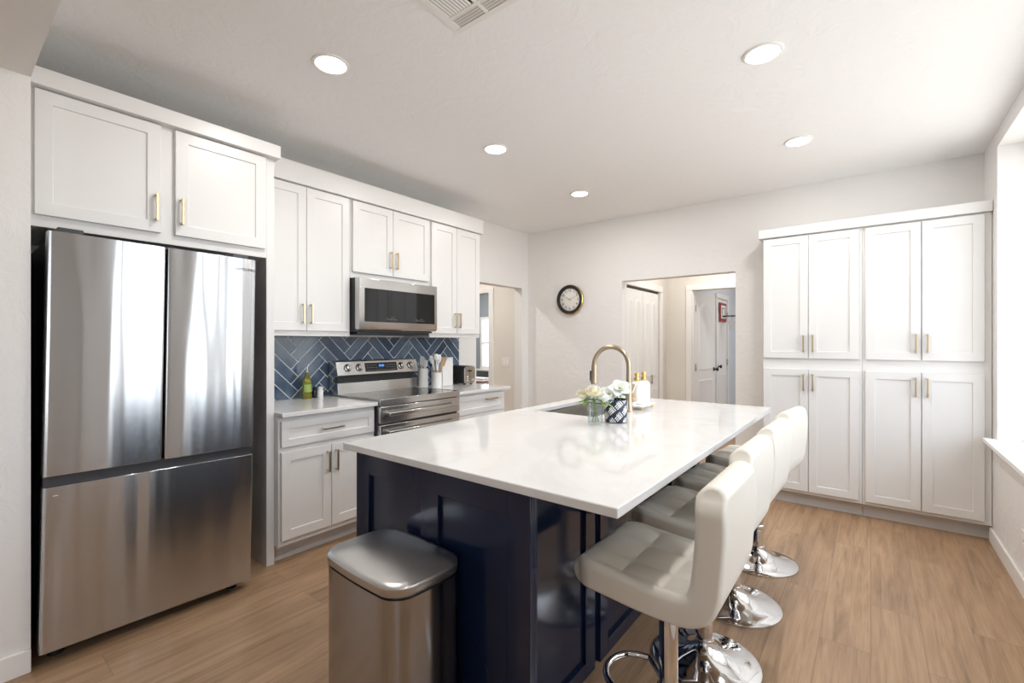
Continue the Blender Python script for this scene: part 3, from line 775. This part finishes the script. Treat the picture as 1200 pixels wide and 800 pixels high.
def bloom(loc, h, rz, sc, tilt, label):
    t = thing('white_bloom', label, 'flower', loc, 0, 'white blooms in the patterned pot')
    bm = bmesh.new(); tube(bm, [(0, 0, .0), (.004, 0, h*.5), (0, 0, h)], .0028, 8); obj('stem', bm, 'stem', t)
    mt = Matrix.Translation((0, 0, h)) @ Matrix.Rotation(tilt, 4, Vector((.9, .43, 0))) @ Matrix.Rotation(rz, 4, 'Z')
    bm = bmesh.new()
    for ring, (n, up, L) in enumerate(((5, .55, .056), (4, 1.7, .046))):
        for i in range(n):
            a = 2*PI*(i+.5*ring)/n; d = Vector((math.cos(a), math.sin(a), up)).normalized(); s = Vector((-math.sin(a), math.cos(a), 0)); rows = []
            for u in range(7):
                q = u/6; c0 = d*L*sc*q+Vector((0, 0, -.012*sc*q*q)); w = .046*sc*math.sin(PI*min(.93, .07+q*.86))/2
                rows.append([bm.verts.new(c0-s*w+Vector((0, 0, w*.3))), bm.verts.new(c0), bm.verts.new(c0+s*w+Vector((0, 0, w*.3)))])
            for A, B in zip(rows, rows[1:]):
                for k in range(2): bm.faces.new((A[k], A[k+1], B[k+1], B[k]))
    bm.transform(mt); obj('petals', bm, 'petalw', t)
    bm = bmesh.new(); ellipsoid(bm, (0, 0, .010), (.006*sc, .006*sc, .012*sc), 10, 7); bm.transform(mt); obj('flower_centre', bm, 'leaf2', t)
    bm = bmesh.new()
    for k in range(3): leaf(bm, (0, 0, h*.7), (math.cos(k*2.2+.5+rz), math.sin(k*2.2+.5+rz), .2), .045, .02, .35)
    obj('leaves', bm, 'leaf', t)
bloom((PX-.030, PY-.022, IZ1+.0885), .040, .4, 1.0, 1.0, 'large white bloom drooping over front rim of patterned pot')
bloom((PX+.022, PY-.004, IZ1+.0885), .068, 1.1, 1.1, .75, 'tall white bloom beside faucet neck in patterned pot')
bloom((PX-.012, PY+.034, IZ1+.0885), .058, 2.0, .65, .5, 'small white bloom at the back of patterned pot')

# ================================================================== COUNTER THINGS
KZ = .8935
ob = thing('oil_bottle', 'clear bottle of golden green oil with steel pourer by backsplash', 'bottle', (-3.235, 1.708, KZ))
bm = bmesh.new(); lathe(bm, [(.028, 0), (.032, .004), (.032, .125), (.029, .143), (.017, .160), (.0125, .168), (.0125, .186), (.014, .187), (.014, .192)], seg=28); obj('bottle_body', bm, 'oil', ob)
bm = bmesh.new(); lathe(bm, [(.0125, .19), (.0125, .203), (.006, .207)], seg=16); tube(bm, [(0, 0, .203), (0, .002, .225), (.0, .012, .25)], [.006, .005, .0035], 10); obj('pourer', bm, 'steel', ob)
bm = bmesh.new(); lathe(bm, [(.0324, .05), (.0324, .105)], seg=28, caps=False); 
bmesh.ops.delete(bm, geom=[f for f in bm.faces if f.calc_center_median().x < .015], context='FACES'); obj('paper_label', bm, 'leaf2', ob)
def shaker_pot(loc, r, h, mb, mc, label):
    s = thing('spice_shaker', label, 'shaker', loc, 0, 'salt and pepper shakers')
    bm = bmesh.new(); lathe(bm, [(r*.92, 0), (r, .003), (r, h*.62), (r*.8, h*.72)], seg=20); obj('shaker_body', bm, mb, s)
    bm = bmesh.new(); lathe(bm, [(r*.8, h*.70), (r*.92, h*.74), (r*.9, h*.92), (r*.5, h), (.0005, h*1.005)], seg=20); obj('cap', bm, mc, s)
shaker_pot((-3.24, 1.768, KZ), .0155, .083, 'glassk', 'black', 'small dark pepper shaker beside the oil bottle')
shaker_pot((-3.21, 1.798, KZ), .020, .083, 'white', 'white', 'small white salt shaker right of the pepper shaker')

def crock(loc, r, h, label):
    t = thing('utensil_crock', label, 'crock', loc, 0, 'white utensil crocks')
    bm = bmesh.new(); lathe(bm, [(r-.003, 0), (r, .003), (r, h-.002), (r-.002, h), (r-.005, h-.002), (r-.005, .01), (.001, .009)], seg=30, caps=False); obj('crock_body', bm, 'white', t)
    bm = bmesh.new(); lathe(bm, [(r-.0012, 0), (r-.0012, .0008)], (0, 0, -.0003), 30); obj('base_ring', bm, 'plate', t)
C1, C2 = (-3.20, 2.775), (-3.035, 2.792)
crock((*C1, KZ), .047, .172, 'taller white utensil crock beside the range back panel')
crock((*C2, KZ), .045, .142, 'shorter white utensil crock in front of the knife block')
def utensil(c, h, kind, lean, off, label, mh, mhead, grp):
    """stands in a crock and leans sideways by `lean`; `off` moves it nearer or farther in the crock"""
    t = thing('kitchen_utensil', label, 'utensil', (c[0], c[1], KZ+.0115), .66, grp)
    tx = math.tan(lean); x0 = -.016*(1 if lean > 0 else -1)
    P = lambda z: (tx*z+x0, off, z)
    hn = .155 if grp.endswith('shorter crock') else .02
    bm = bmesh.new(); tube(bm, [P(.002), P(hn*.6), P(hn)], [.0045, .006, .0055], 10); obj('utensil_handle', bm, mh, t)
    bm = bmesh.new(); tube(bm, [P(hn-.004), P(hn+.01), P(h-.06)], [.0055, .006, .0045], 10); obj('utensil_neck', bm, mhead, t)
    bm = bmesh.new(); rotm = Matrix.Rotation(lean, 4, 'Y') @ Matrix.Rotation(PI/2, 4, 'Z'); x, y, z = P(h-.03)
    if kind == 'spoon': ellipsoid(bm, (x, y, z), (.006, .021, .040), 14, 10, rotm)
    elif kind == 'spatula':
        prism(bm, rrect(.036, .080, .010), 'x', -.003, .003)
        bm.transform(Matrix.Translation((x, y, z)) @ rotm)
    elif kind == 'whisk':
        for k in range(5):
            a = PI*k/5; pts = []
            for i in range(13):
                q = PI*i/12-PI/2; rr = .017*math.cos(q); pts.append((rr*math.cos(a), rr*math.sin(a), .040*math.sin(q)))
            tube(bm, pts+[(-p[0], -p[1], p[2]) for p in pts[::-1]][1:-1], .0013, 6, True)
        bm.transform(Matrix.Translation((x, y, z)) @ rotm)
    else: ellipsoid(bm, (x, y, z+.004), (.010, .025, .032), 14, 10, rotm)
    obj('utensil_head', bm, mhead, t)
g1, g2 = 'utensils in the taller crock', 'utensils in the shorter crock'
utensil(C1, .235, 'whisk', -.17, -.010, 'thin wire whisk leaning left in the taller crock', 'steel', 'steel', g1)
utensil(C1, .262, 'spatula', .05, -.016, 'white flat spatula standing foremost in the taller crock', 'white', 'white', g1)
utensil(C1, .250, 'spatula', -.06, .012, 'white spatula at the back of the taller crock', 'white', 'white', g1)
utensil(C1, .232, 'spoon', .19, .004, 'grey white spoon leaning right in the taller crock', 'grey_sil', 'grey_sil', g1)
utensil(C2, .272, 'spoon', -.24, -.004, 'white spoon leaning left towards the range in the shorter crock', 'wood', 'white', g2)
utensil(C2, .292, 'ladle', -.07, -.018, 'white ladle foremost in the shorter crock', 'wood', 'white', g2)
utensil(C2, .285, 'spatula', .03, .018, 'brown wooden spatula at the back of the shorter crock', 'wood', 'wood', g2)
utensil(C2, .282, 'spoon', .15, -.006, 'white spoon right of centre in the shorter crock', 'wood', 'white', g2)
utensil(C2, .255, 'spatula', .33, .008, 'thin beige spatula leaning far right in front of the knife block', 'wood', 'wood', g2)

kb = thing('knife_block', 'tall white slant top knife block against the backsplash', 'knife block', (-3.22, 3.035, KZ))
bm = bmesh.new(); prism(bm, [(-.068, 0), (.068, 0), (.068, .268), (.0, .268), (-.068, .175)], 'x', -.085, .075); obj('block_body', bm, 'white', kb, bevel=.004)
for y in (-.055, -.025, .005, .035):
    q = boxes((y-.005, y+.005, -.014, .014, 0, .002)); q.transform(Matrix.Translation((0, -.034, .2215)) @ Matrix.Rotation(.939, 4, 'X'))
    obj('knife_slot', q, 'greyink', kb)

to = thing('toaster', 'small black toaster with stainless end panel on the counter', 'toaster', (-3.065, 3.175, KZ))
pr = rrect(.15, .172, .03); bm = bmesh.new(); prism(bm, [(a+.075, b+.094) for a, b in pr], 'x', -.245, -.006); obj('shell', bm, 'black', to, bevel=.003)
bm = bmesh.new(); prism(bm, [(a*.97+.075, b*.97+.094) for a, b in pr], 'x', -.007, .004); fp = obj('front_panel', bm, 'steel', to, bevel=.002)
bm = bmesh.new(); lathe(bm, [(.013, .004), (.013, .016), (.011, .018), (.0005, .018)], (0, .115, .045), 18, 'x'); obj('dial', bm, 'chrome', fp)
obj('lever_slot', boxes((.0035, .0045, .068, .074, .07, .15)), 'black', fp)
obj('lever', boxes((.004, .022, .054, .088, .128, .140)), 'black', fp, bevel=.003)
for z in (.035, .055, .075): obj('button', boxes((.004, .008, .028, .048, z, z+.009)), 'plate', fp, bevel=.001)
for y in (.045, .10): obj('bread_slot', boxes((-.215, -.04, y-.012, y+.012, .1775, .1812)), 'black', to)
for x in (-.22, -.03):
    for y in (.03, .12):
        bm = bmesh.new(); lathe(bm, [(.01, 0), (.012, .009)], (x, y, 0), 12); obj('foot', bm, 'rubber', to)

# ================================================================== TRASH CAN
tc_ = thing('trash_can', 'rectangular stainless steel trash can with domed lid beside island', 'trash can', (-1.175, .893, 0), math.radians(-2))
TCW, TCD, TCH = .385, .255, .655
def loft(bm, secs):
    rings = [[bm.verts.new((x, y, z)) for x, y in pts] for pts, z in secs]; n = len(rings[0])
    for A, B in zip(rings, rings[1:]):
        for i in range(n): bm.faces.new((A[i], A[(i+1) % n], B[(i+1) % n], B[i]))
    bm.faces.new(rings[0][::-1]); bm.faces.new(rings[-1])
def bulge(w, d, r, amt):
    out = []
    P = rrect(w, d, r, 8); Q = []
    for i, p in enumerate(P):
        Q.append(p); n = P[(i+1) % len(P)]
        if i % 9 == 8:
            for k in range(1, 10): Q.append((p[0]+(n[0]-p[0])*k/10, p[1]+(n[1]-p[1])*k/10))
    for x, y in Q:
        u, v = x/(w/2), y/(d/2); out.append((x*(1+amt*(1-v*v)*.6), y*(1+amt*(1-u*u))))
    return out
bm = bmesh.new(); loft(bm, [(bulge(TCW-.006, TCD-.006, .055, .085), z) for z in (.02, .3, TCH-.045)]); obj('body', bm, 'bin', tc_)
bm = bmesh.new(); loft(bm, [(bulge(TCW-.02, TCD-.02, .05, .085), TCH-.046), (bulge(TCW-.02, TCD-.02, .05, .085), TCH-.036)]); obj('black_band', bm, 'black', tc_)
bm = bmesh.new(); secs = [(bulge(TCW-.002, TCD-.002, .057, .09), TCH-.036), (bulge(TCW, TCD, .057, .09), TCH-.034), (bulge(TCW, TCD, .057, .09), TCH-.014), (bulge(TCW-.006, TCD-.006, .056, .09), TCH-.010)]
for k in range(1, 9):
    s = 1-k/8.5; secs.append((bulge((TCW-.006)*s, (TCD-.006)*s, .056*s, .09), TCH-.010+.018*(1-s*s)))
loft(bm, secs); obj('lid', bm, 'binlid', tc_)
bm = bmesh.new(); loft(bm, [(bulge(TCW-.03, TCD-.03, .05, .085), 0), (bulge(TCW-.03, TCD-.03, .05, .085), .021)]); obj('base_band', bm, 'black', tc_)
obj('pedal', boxes((-.05, .05, -.185, -.10, .012, .024)), 'steel', tc_, bevel=.004)

# ================================================================== BAR STOOLS
def stool_cushions(parent):
    # centre line (x,z) of the continuous shell from seat front to the top of the back
    ctrl = [(-.215, .585), (-.17, .587), (-.10, .581), (-.02, .574), (.06, .572), (.110, .576), (.146, .596), (.164, .635), (.172, .69), (.178, .76), (.181, .82), (.178, .895)]
    # Catmull-Rom
    C = []
    for i in range(len(ctrl)-1):
        p0, p1, p2, p3 = ctrl[max(0, i-1)], ctrl[i], ctrl[i+1], ctrl[min(len(ctrl)-1, i+2)]
        for k in range(9):
            t = k/9
            C.append(tuple(.5*((2*b)+(c-a)*t+(2*a-5*b+4*c-d)*t*t+(3*b-a-3*c+d)*t**3) for a, b, c, d in zip(p0, p1, p2, p3)))
    C.append(ctrl[-1]); C = [Vector(c) for c in C]; n = len(C)
    arc = [0]
    for i in range(1, n): arc.append(arc[-1]+(C[i]-C[i-1]).length)
    knee = min(range(n), key=lambda i: abs(arc[i]-.43))
    NW = 73; HW = .205
    def build(i0, i1, name, seams, capstart, capend):
        idx = list(range(i0, i1+1)); rows_i = []; 
        prof = []
        for i in idx:
            t = (C[min(n-1, i+1)]-C[max(0, i-1)]).normalized(); nn = Vector((-t.y, t.x))   # inner side: up for the seat, forwards for the back
            th = .039-.003*min(1, max(0, (arc[i]-.36)/.1))
            prof.append((C[i], nn, t, th, arc[i]))
        # loop: inner side forward, rounded end, outer side backward, rounded start
        loop = []
        for q in prof: loop.append(('i', q, 0))
        if capend:
            for k in range(1, 6): loop.append(('e', prof[-1], k/6))
        for q in prof[::-1]: loop.append(('o', q, 0))
        if capstart:
            for k in range(1, 6): loop.append(('s', prof[0], k/6))
        bm = bmesh.new(); V = []
        for kind, (c, nn, t, th, s), f in loop:
            row = []
            for w in range(NW):
                y = -1+2*w/(NW-1); yy = math.sin(y*PI/2*.98)/math.sin(PI/2*.98)
                edge = max(0., (abs(yy)-.925)/.075); sq = math.sqrt(max(0., 1-edge*edge))*.8+.2*(1-edge)
                T = th*(.66+.34*sq)
                if kind == 'i':
                    a_ = abs(math.sin(PI*(yy/.98+1)*1.5)); ss = [-.03]+list(seams)+[.92] if capstart else [seams[0]-.11]+list(seams)+[arc[-1]+.03]
                    b_ = 1
                    for q0, q1 in zip(ss, ss[1:]):
                        if q0 <= s <= q1: b_ = abs(math.sin(PI*(s-q0)/(q1-q0)))
                    if capstart and s > seams[-1]: b_ = min(1, abs(math.sin(min(PI/2, PI*(s-seams[-1])/.15))))
                    if not capstart and s < seams[0]: b_ = min(1, abs(math.sin(min(PI/2, PI*(seams[0]-s)/.11))))
                    if abs(yy) > .82: a_ = max(a_, .9*0+abs(math.sin(PI*(.82+1)*1.5)))
                    ef = min(1, max(0, (abs(yy)-.78)/.13)); b_ = b_+(1-b_)*ef*ef*(3-2*ef)
                    p = c+nn*(T-.006+.016*(a_**.6)*(b_**.6)*(.35+.65*sq))
                elif kind == 'o': p = c-nn*T
                else:
                    a = PI*f; sg = 1 if kind == 'e' else -1
                    cc = math.cos(a) if kind == 'e' else -math.cos(a)
                    p = c+nn*cc*T+t*sg*math.sin(a)*T*.85
                # rounded plan corners of the free ends
                ex = 0
                if capend: ex = max(0, 1-(arc[-1]-s)/.045)
                if capstart: ex = max(ex, 1-s/.045)
                inset = .020*ex*ex if kind in 'io' else .020+.010*math.sin(PI*f)
                row.append(bm.verts.new((p.x, yy*(HW-inset), p.y)))
            V.append(row)
        m_ = len(V); closed = True
        for i in range(m_):
            A, B = V[i], V[(i+1) % m_]
            if not capend and i == len(prof)-1: continue
            if not capstart and i == m_-1: continue
            for w in range(NW-1): bm.faces.new((A[w], A[w+1], B[w+1], B[w]))
        P = len(prof)
        # side walls
        for w in (0, NW-1):
            for i in range(P-1):
                a, b = V[i][w], V[i+1][w]
                o1, o2 = V[2*P-1-i+(5 if capend else 0)][w], V[2*P-2-i+(5 if capend else 0)][w]
                bm.faces.new((a, b, o2, o1))
            if capend: bm.faces.new([V[k][w] for k in range(P-1, P+6)])
            if capstart: bm.faces.new([V[0][w]]+[V[k][w] for k in range(len(V)-1, len(V)-6, -1)]+[V[len(V)-6][w]])
        return obj(name, bm, 'leather', parent)
    build(0, knee, 'seat', (.125, .255), True, False)
    build(knee, n-1, 'backrest', (.535, .64), False, True)
def make_stool(label):
    t = thing('bar_stool', label, 'bar stool', (0, 0, 0), 0, 'white leather bar stools at the island')
    stool_cushions(t)
    bm = bmesh.new(); bx(bm, -.09, .09, -.08, .08, .522, .540); lathe(bm, [(.026, .46), (.03, .525)], seg=24); obj('seat_mount', bm, 'chrome', t, bevel=.002)
    bm = bmesh.new(); lathe(bm, [(.0175, .30), (.0175, .49)], seg=28); obj('gas_lift', bm, 'chrome', t)
    bm = bmesh.new(); lathe(bm, [(.0285, .05), (.0285, .49), (.026, .497), (.018, .499)], seg=36); obj('column', bm, 'chrome', t)
    prof = [(.205, .0), (.207, .004), (.206, .009), (.198, .0125), (.165, .018), (.125, .027), (.085, .041), (.058, .058), (.042, .074), (.034, .088), (.0335, .094), (.029, .096)]
    bm = bmesh.new(); lathe(bm, prof, seg=64); obj('base', bm, 'chrome', t)
    pts = [(-.02, .022, .205)]+[(-.10-.105*math.sin(PI*i/20), .105*math.cos(PI*i/20), .205) for i in range(21)]+[(-.02, -.022, .205)]
    bm = bmesh.new(); tube(bm, pts, .0105, 14); lathe(bm, [(.032, .188), (.035, .192), (.035, .218), (.032, .222)], seg=28); obj('footrest', bm, 'chrome', t)
    bm = bmesh.new(); tube(bm, [(.02, .05, .515), (.02, .13, .512), (.03, .19, .505)], [.005, .005, .006], 10); obj('lift_lever', bm, 'chrome', t)
    return t
SL = ['cream leather bar stool nearest the camera at the island corner', 'cream leather bar stool second from the camera along the island',
      'cream leather bar stool third from the camera along the island', 'cream leather bar stool farthest from the camera nearest the pantry']
SP = [(-.505, 1.45, 0.0), (-.535, 1.97, -.02), (-.535, 2.49, -.03), (-.53, 3.06, -.10)]
st = make_stool(SL[0]); st.location = (SP[0][0], SP[0][1], 0); st.rotation_euler = (0, 0, SP[0][2])
for k in (1, 2, 3): dup(st, (SP[k][0], SP[k][1], 0), SP[k][2], SL[k])

# ================================================================== WALL AND CEILING THINGS
ck = thing('wall_clock', 'round black and gold wall clock with cream face', 'clock', (-2.719, YB, 1.792))
bm = bmesh.new(); lathe(bm, [(.170, -.002), (.172, -.006), (.172, -.028), (.166, -.034), (.160, -.034)], seg=64, axis='y', caps=False); obj('gold_rim', bm, 'gold', ck)
bm = bmesh.new(); lathe(bm, [(.167, -.030), (.165, -.040), (.155, -.045), (.136, -.040), (.128, -.026)], seg=64, axis='y', caps=False); obj('black_bezel', bm, 'black', ck)
bm = bmesh.new(); lathe(bm, [(.168, -.003), (.14, -.022), (.0005, -.022)], seg=64, axis='y', caps=False); obj('dial_face', bm, 'face', ck)
R_XZ = Matrix(((1, 0, 0, 0), (0, 0, -1, 0), (0, 1, 0, 0), (0, 0, 0, 1)))   # text plane -> facing -y
items = []
for h in range(1, 13):
    a = PI/2-2*PI*h/12; items.append((str(h), .042, Matrix.Translation((.104*math.cos(a), -.0228, .104*math.sin(a))) @ R_XZ))
obj('numerals', text_bm(items), 'ink', ck, smooth=False)
for name, ang, L, w in (('hour_hand', 305, .062, .0035), ('minute_hand', 63, .088, .0025)):
    bm = boxes((-w, w, -.0262, -.025, -.015, L)); bm.transform(Matrix.Rotation(math.radians(ang), 4, 'Y')); obj(name, bm, 'brass', ck)
bm = bmesh.new(); lathe(bm, [(.006, -.0222), (.006, -.028), (.0005, -.0285)], seg=16, axis='y'); obj('hand_pin', bm, 'brass', ck)

lamps = [(-2.03, 1.19, 'recessed ceiling light above the refrigerator end of the cabinets'), (-2.03, 2.41, 'recessed ceiling light in front of the range, second along the cabinets'),
         (-2.05, 3.60, 'recessed ceiling light nearest the clock wall corner'), (-.39, 2.37, 'recessed ceiling light above the bar stools nearest the vent'),
         (-.375, 3.55, 'recessed ceiling light in front of the pantry cabinets'), (-.39, 1.19, 'recessed ceiling light overhead, out of the picture')]
def downlight(x, y, label, m='lamp', watts=DOWN_W, group='recessed ceiling lights'):
    t = thing('ceiling_light', label, 'ceiling light', (x, y, CZ), 0, group)
    bm = bmesh.new(); lathe(bm, [(.084, 0), (.083, -.006), (.076, -.009), (.070, -.007), (.069, -.003)], seg=48, caps=False); obj('trim_ring', bm, 'plate', t)
    bm = bmesh.new(); lathe(bm, [(.0695, -.001), (.0695, -.0035), (.0005, -.0045)], seg=48); obj('diffuser', bm, m, t)
    l = bpy.data.lights.new('lamp_glow', 'AREA'); l.shape = 'DISK'; l.size = .135; l.energy = watts; l.color = (1, .965, .925)
    o = bpy.data.objects.new('lamp_glow', l); COL.objects.link(o); o.parent = t; o.location = (0, 0, -.012)
for x, y, lb in lamps: downlight(x, y, lb)
downlight(-1.35, 5.35, 'added unseen ceiling light in the beige hall', watts=15, group='added lights of the other rooms')  # out-of-sight lamp added to light the hall
downlight(-4.2, 3.6, 'added unseen ceiling light in the side passage', watts=16, group='added lights of the other rooms')  # unseen, added to brighten the passage
downlight(-6.2, 6.3, 'added unseen ceiling light in the grey room', watts=45, group='added lights of the other rooms')  # added out of view to lift the dark grey room
downlight(-.6, 7.4, 'added unseen ceiling light in the far bedroom', watts=14, group='added lights of the other rooms')  # added lamp, never in view, for light in the bedroom

vt = thing('ceiling_vent', 'square white four way air vent on the ceiling', 'vent', (-1.21, 1.235, CZ))
h = .175; bm = bmesh.new()
bx(bm, -h, h, -h, -h+.028, -.008, 0); bx(bm, -h, h, h-.028, h, -.008, 0); bx(bm, -h, -h+.028, -h+.028, h-.028, -.008, 0); bx(bm, h-.028, h, -h+.028, h-.028, -.008, 0)
bx(bm, -h+.028, h-.028, .078, .092, -.008, -.001); bx(bm, -.008, .008, -h+.028, h-.028, -.0078, -.001); bx(bm, -h+.028, h-.028, -.092, -.078, -.008, -.001)
obj('vent_frame', bm, 'plate', vt, bevel=.002)
obj('vent_throat', boxes((-h+.02, h-.02, -h+.02, h-.02, -.0009, -.0001)), 'black', vt)
def slat(bm, p, q, tilt):
    p, q = Vector(p), Vector(q); d = (q-p).normalized(); s = d.cross(Vector((0, 0, 1))); r_ = s*math.cos(tilt)+Vector((0, 0, 1))*math.sin(tilt); w = .0042
    V = [bm.verts.new(a+r_*w*b+Vector((0, 0, c))) for a in (p, q) for b in (-1, 1) for c in (-.0005, .0005)]
    for f in ((0, 1, 3, 2), (4, 6, 7, 5), (0, 4, 5, 1), (2, 3, 7, 6), (0, 2, 6, 4), (1, 5, 7, 3)): bm.faces.new([V[k] for k in f])
for x0, tl_ in ((-h+.035, .5), (.015, -.5)):
    ba = bmesh.new()
    for i in range(9): slat(ba, (x0+i*.0145, -.078, -.006), (x0+i*.0145, .078, -.006), tl_)
    obj('side_louver', ba, 'plate', vt)
for s in (-1, 1):
    for xa, xb in ((-h+.03, -.01), (.01, h-.03)):
        bb = bmesh.new()
        for i in range(4): slat(bb, (xa, s*(.098+i*.0135), -.006), (xb, s*(.098+i*.0135), -.006), .4*s)
        obj('end_louver', bb, 'plate', vt)

sw = thing('light_switch', 'white double light switch plate on passage wall', 'light switch', (-3.60, 4.46, 1.055))
bm = boxes((-.058, .058, -.006, 0, -.06, .06)); obj('cover_plate', bm, 'plate', sw, bevel=.003)
for x in (-.024, .024): obj('rocker', boxes((x-.016, x+.016, -.010, -.005, -.033, .033)), 'trimw', sw, bevel=.002)
ol = thing('wall_outlet', 'white electrical outlet low on the window wall', 'outlet', (XR, 3.49, .275))
obj('cover_plate', boxes((-.006, 0, -.036, .036, -.058, .058)), 'plate', ol, bevel=.003)
for z in (-.02, .02): obj('socket', boxes((-.009, -.005, -.016, .016, z-.014, z+.014)), 'trimw', ol, bevel=.002)

# mini basketball hoop on the far bedroom door (faces +x)
hp = thing('basketball_hoop', 'small toy basketball hoop hanging on the far white door', 'basketball hoop', (-1.842, 7.74, 1.62))
obj('backboard', boxes((0, .012, -.20, .20, 0, .30)), 'red', hp, bevel=.004)
obj('board_face', boxes((.012, .0135, -.165, .165, .05, .262)), 'linen', hp)
bm = bmesh.new()
for (a, b, c_, d_) in ((-.165, .165, .262, .278), (-.165, .165, .03, .046), (-.165, -.149, .03, .278), (.149, .165, .03, .278), (-.075, -.062, .08, .22), (.062, .075, .08, .22), (-.075, .075, .21, .222)): bx(bm, .012, .016, a, b, c_, d_)
obj('board_lines', bm, 'black', hp)
bm = bmesh.new(); tube(bm, [(.17+.115*math.cos(2*PI*i/28), .115*math.sin(2*PI*i/28), .09) for i in range(28)], .007, 10, True); bx(bm, .01, .065, -.03, .03, .08, .10); obj('rim', bm, 'black', hp)
bm = bmesh.new()
for k in range(10):
    for s in (-1, 1):
        pts = [];
        for j in range(6):
            a = 2*PI*k/10+s*j*.32; r_ = .112-.012*j*(1 if j < 4 else .9); pts.append((.17+r_*math.cos(a), r_*math.sin(a), .09-.04*j))
        tube(bm, pts, .0028, 5)
obj('net', bm, 'net', hp)

# bench with folded linen in the grey room
bn = thing('bench', 'brown wooden bench under the window in the grey room', 'bench', (-6.05, 6.95, 0))
obj('bench_seat', boxes((-.75, .75, -.2, .2, .43, .50)), 'benchw', bn, bevel=.005)
for sx in (-.68, .68):
    for sy in (-.15, .15): obj('leg', boxes((sx-.03, sx+.03, sy-.03, sy+.03, 0, .43)), 'benchw', bn, bevel=.004)
tag(obj('folded_linen', boxes((-6.72, -6.05, 6.82, 7.08, .5005, .545), (-6.68, -6.09, 6.84, 7.06, .545, .585)), 'linen', bevel=.018, seg=4), 'folded white linen on the brown bench', 'linen')
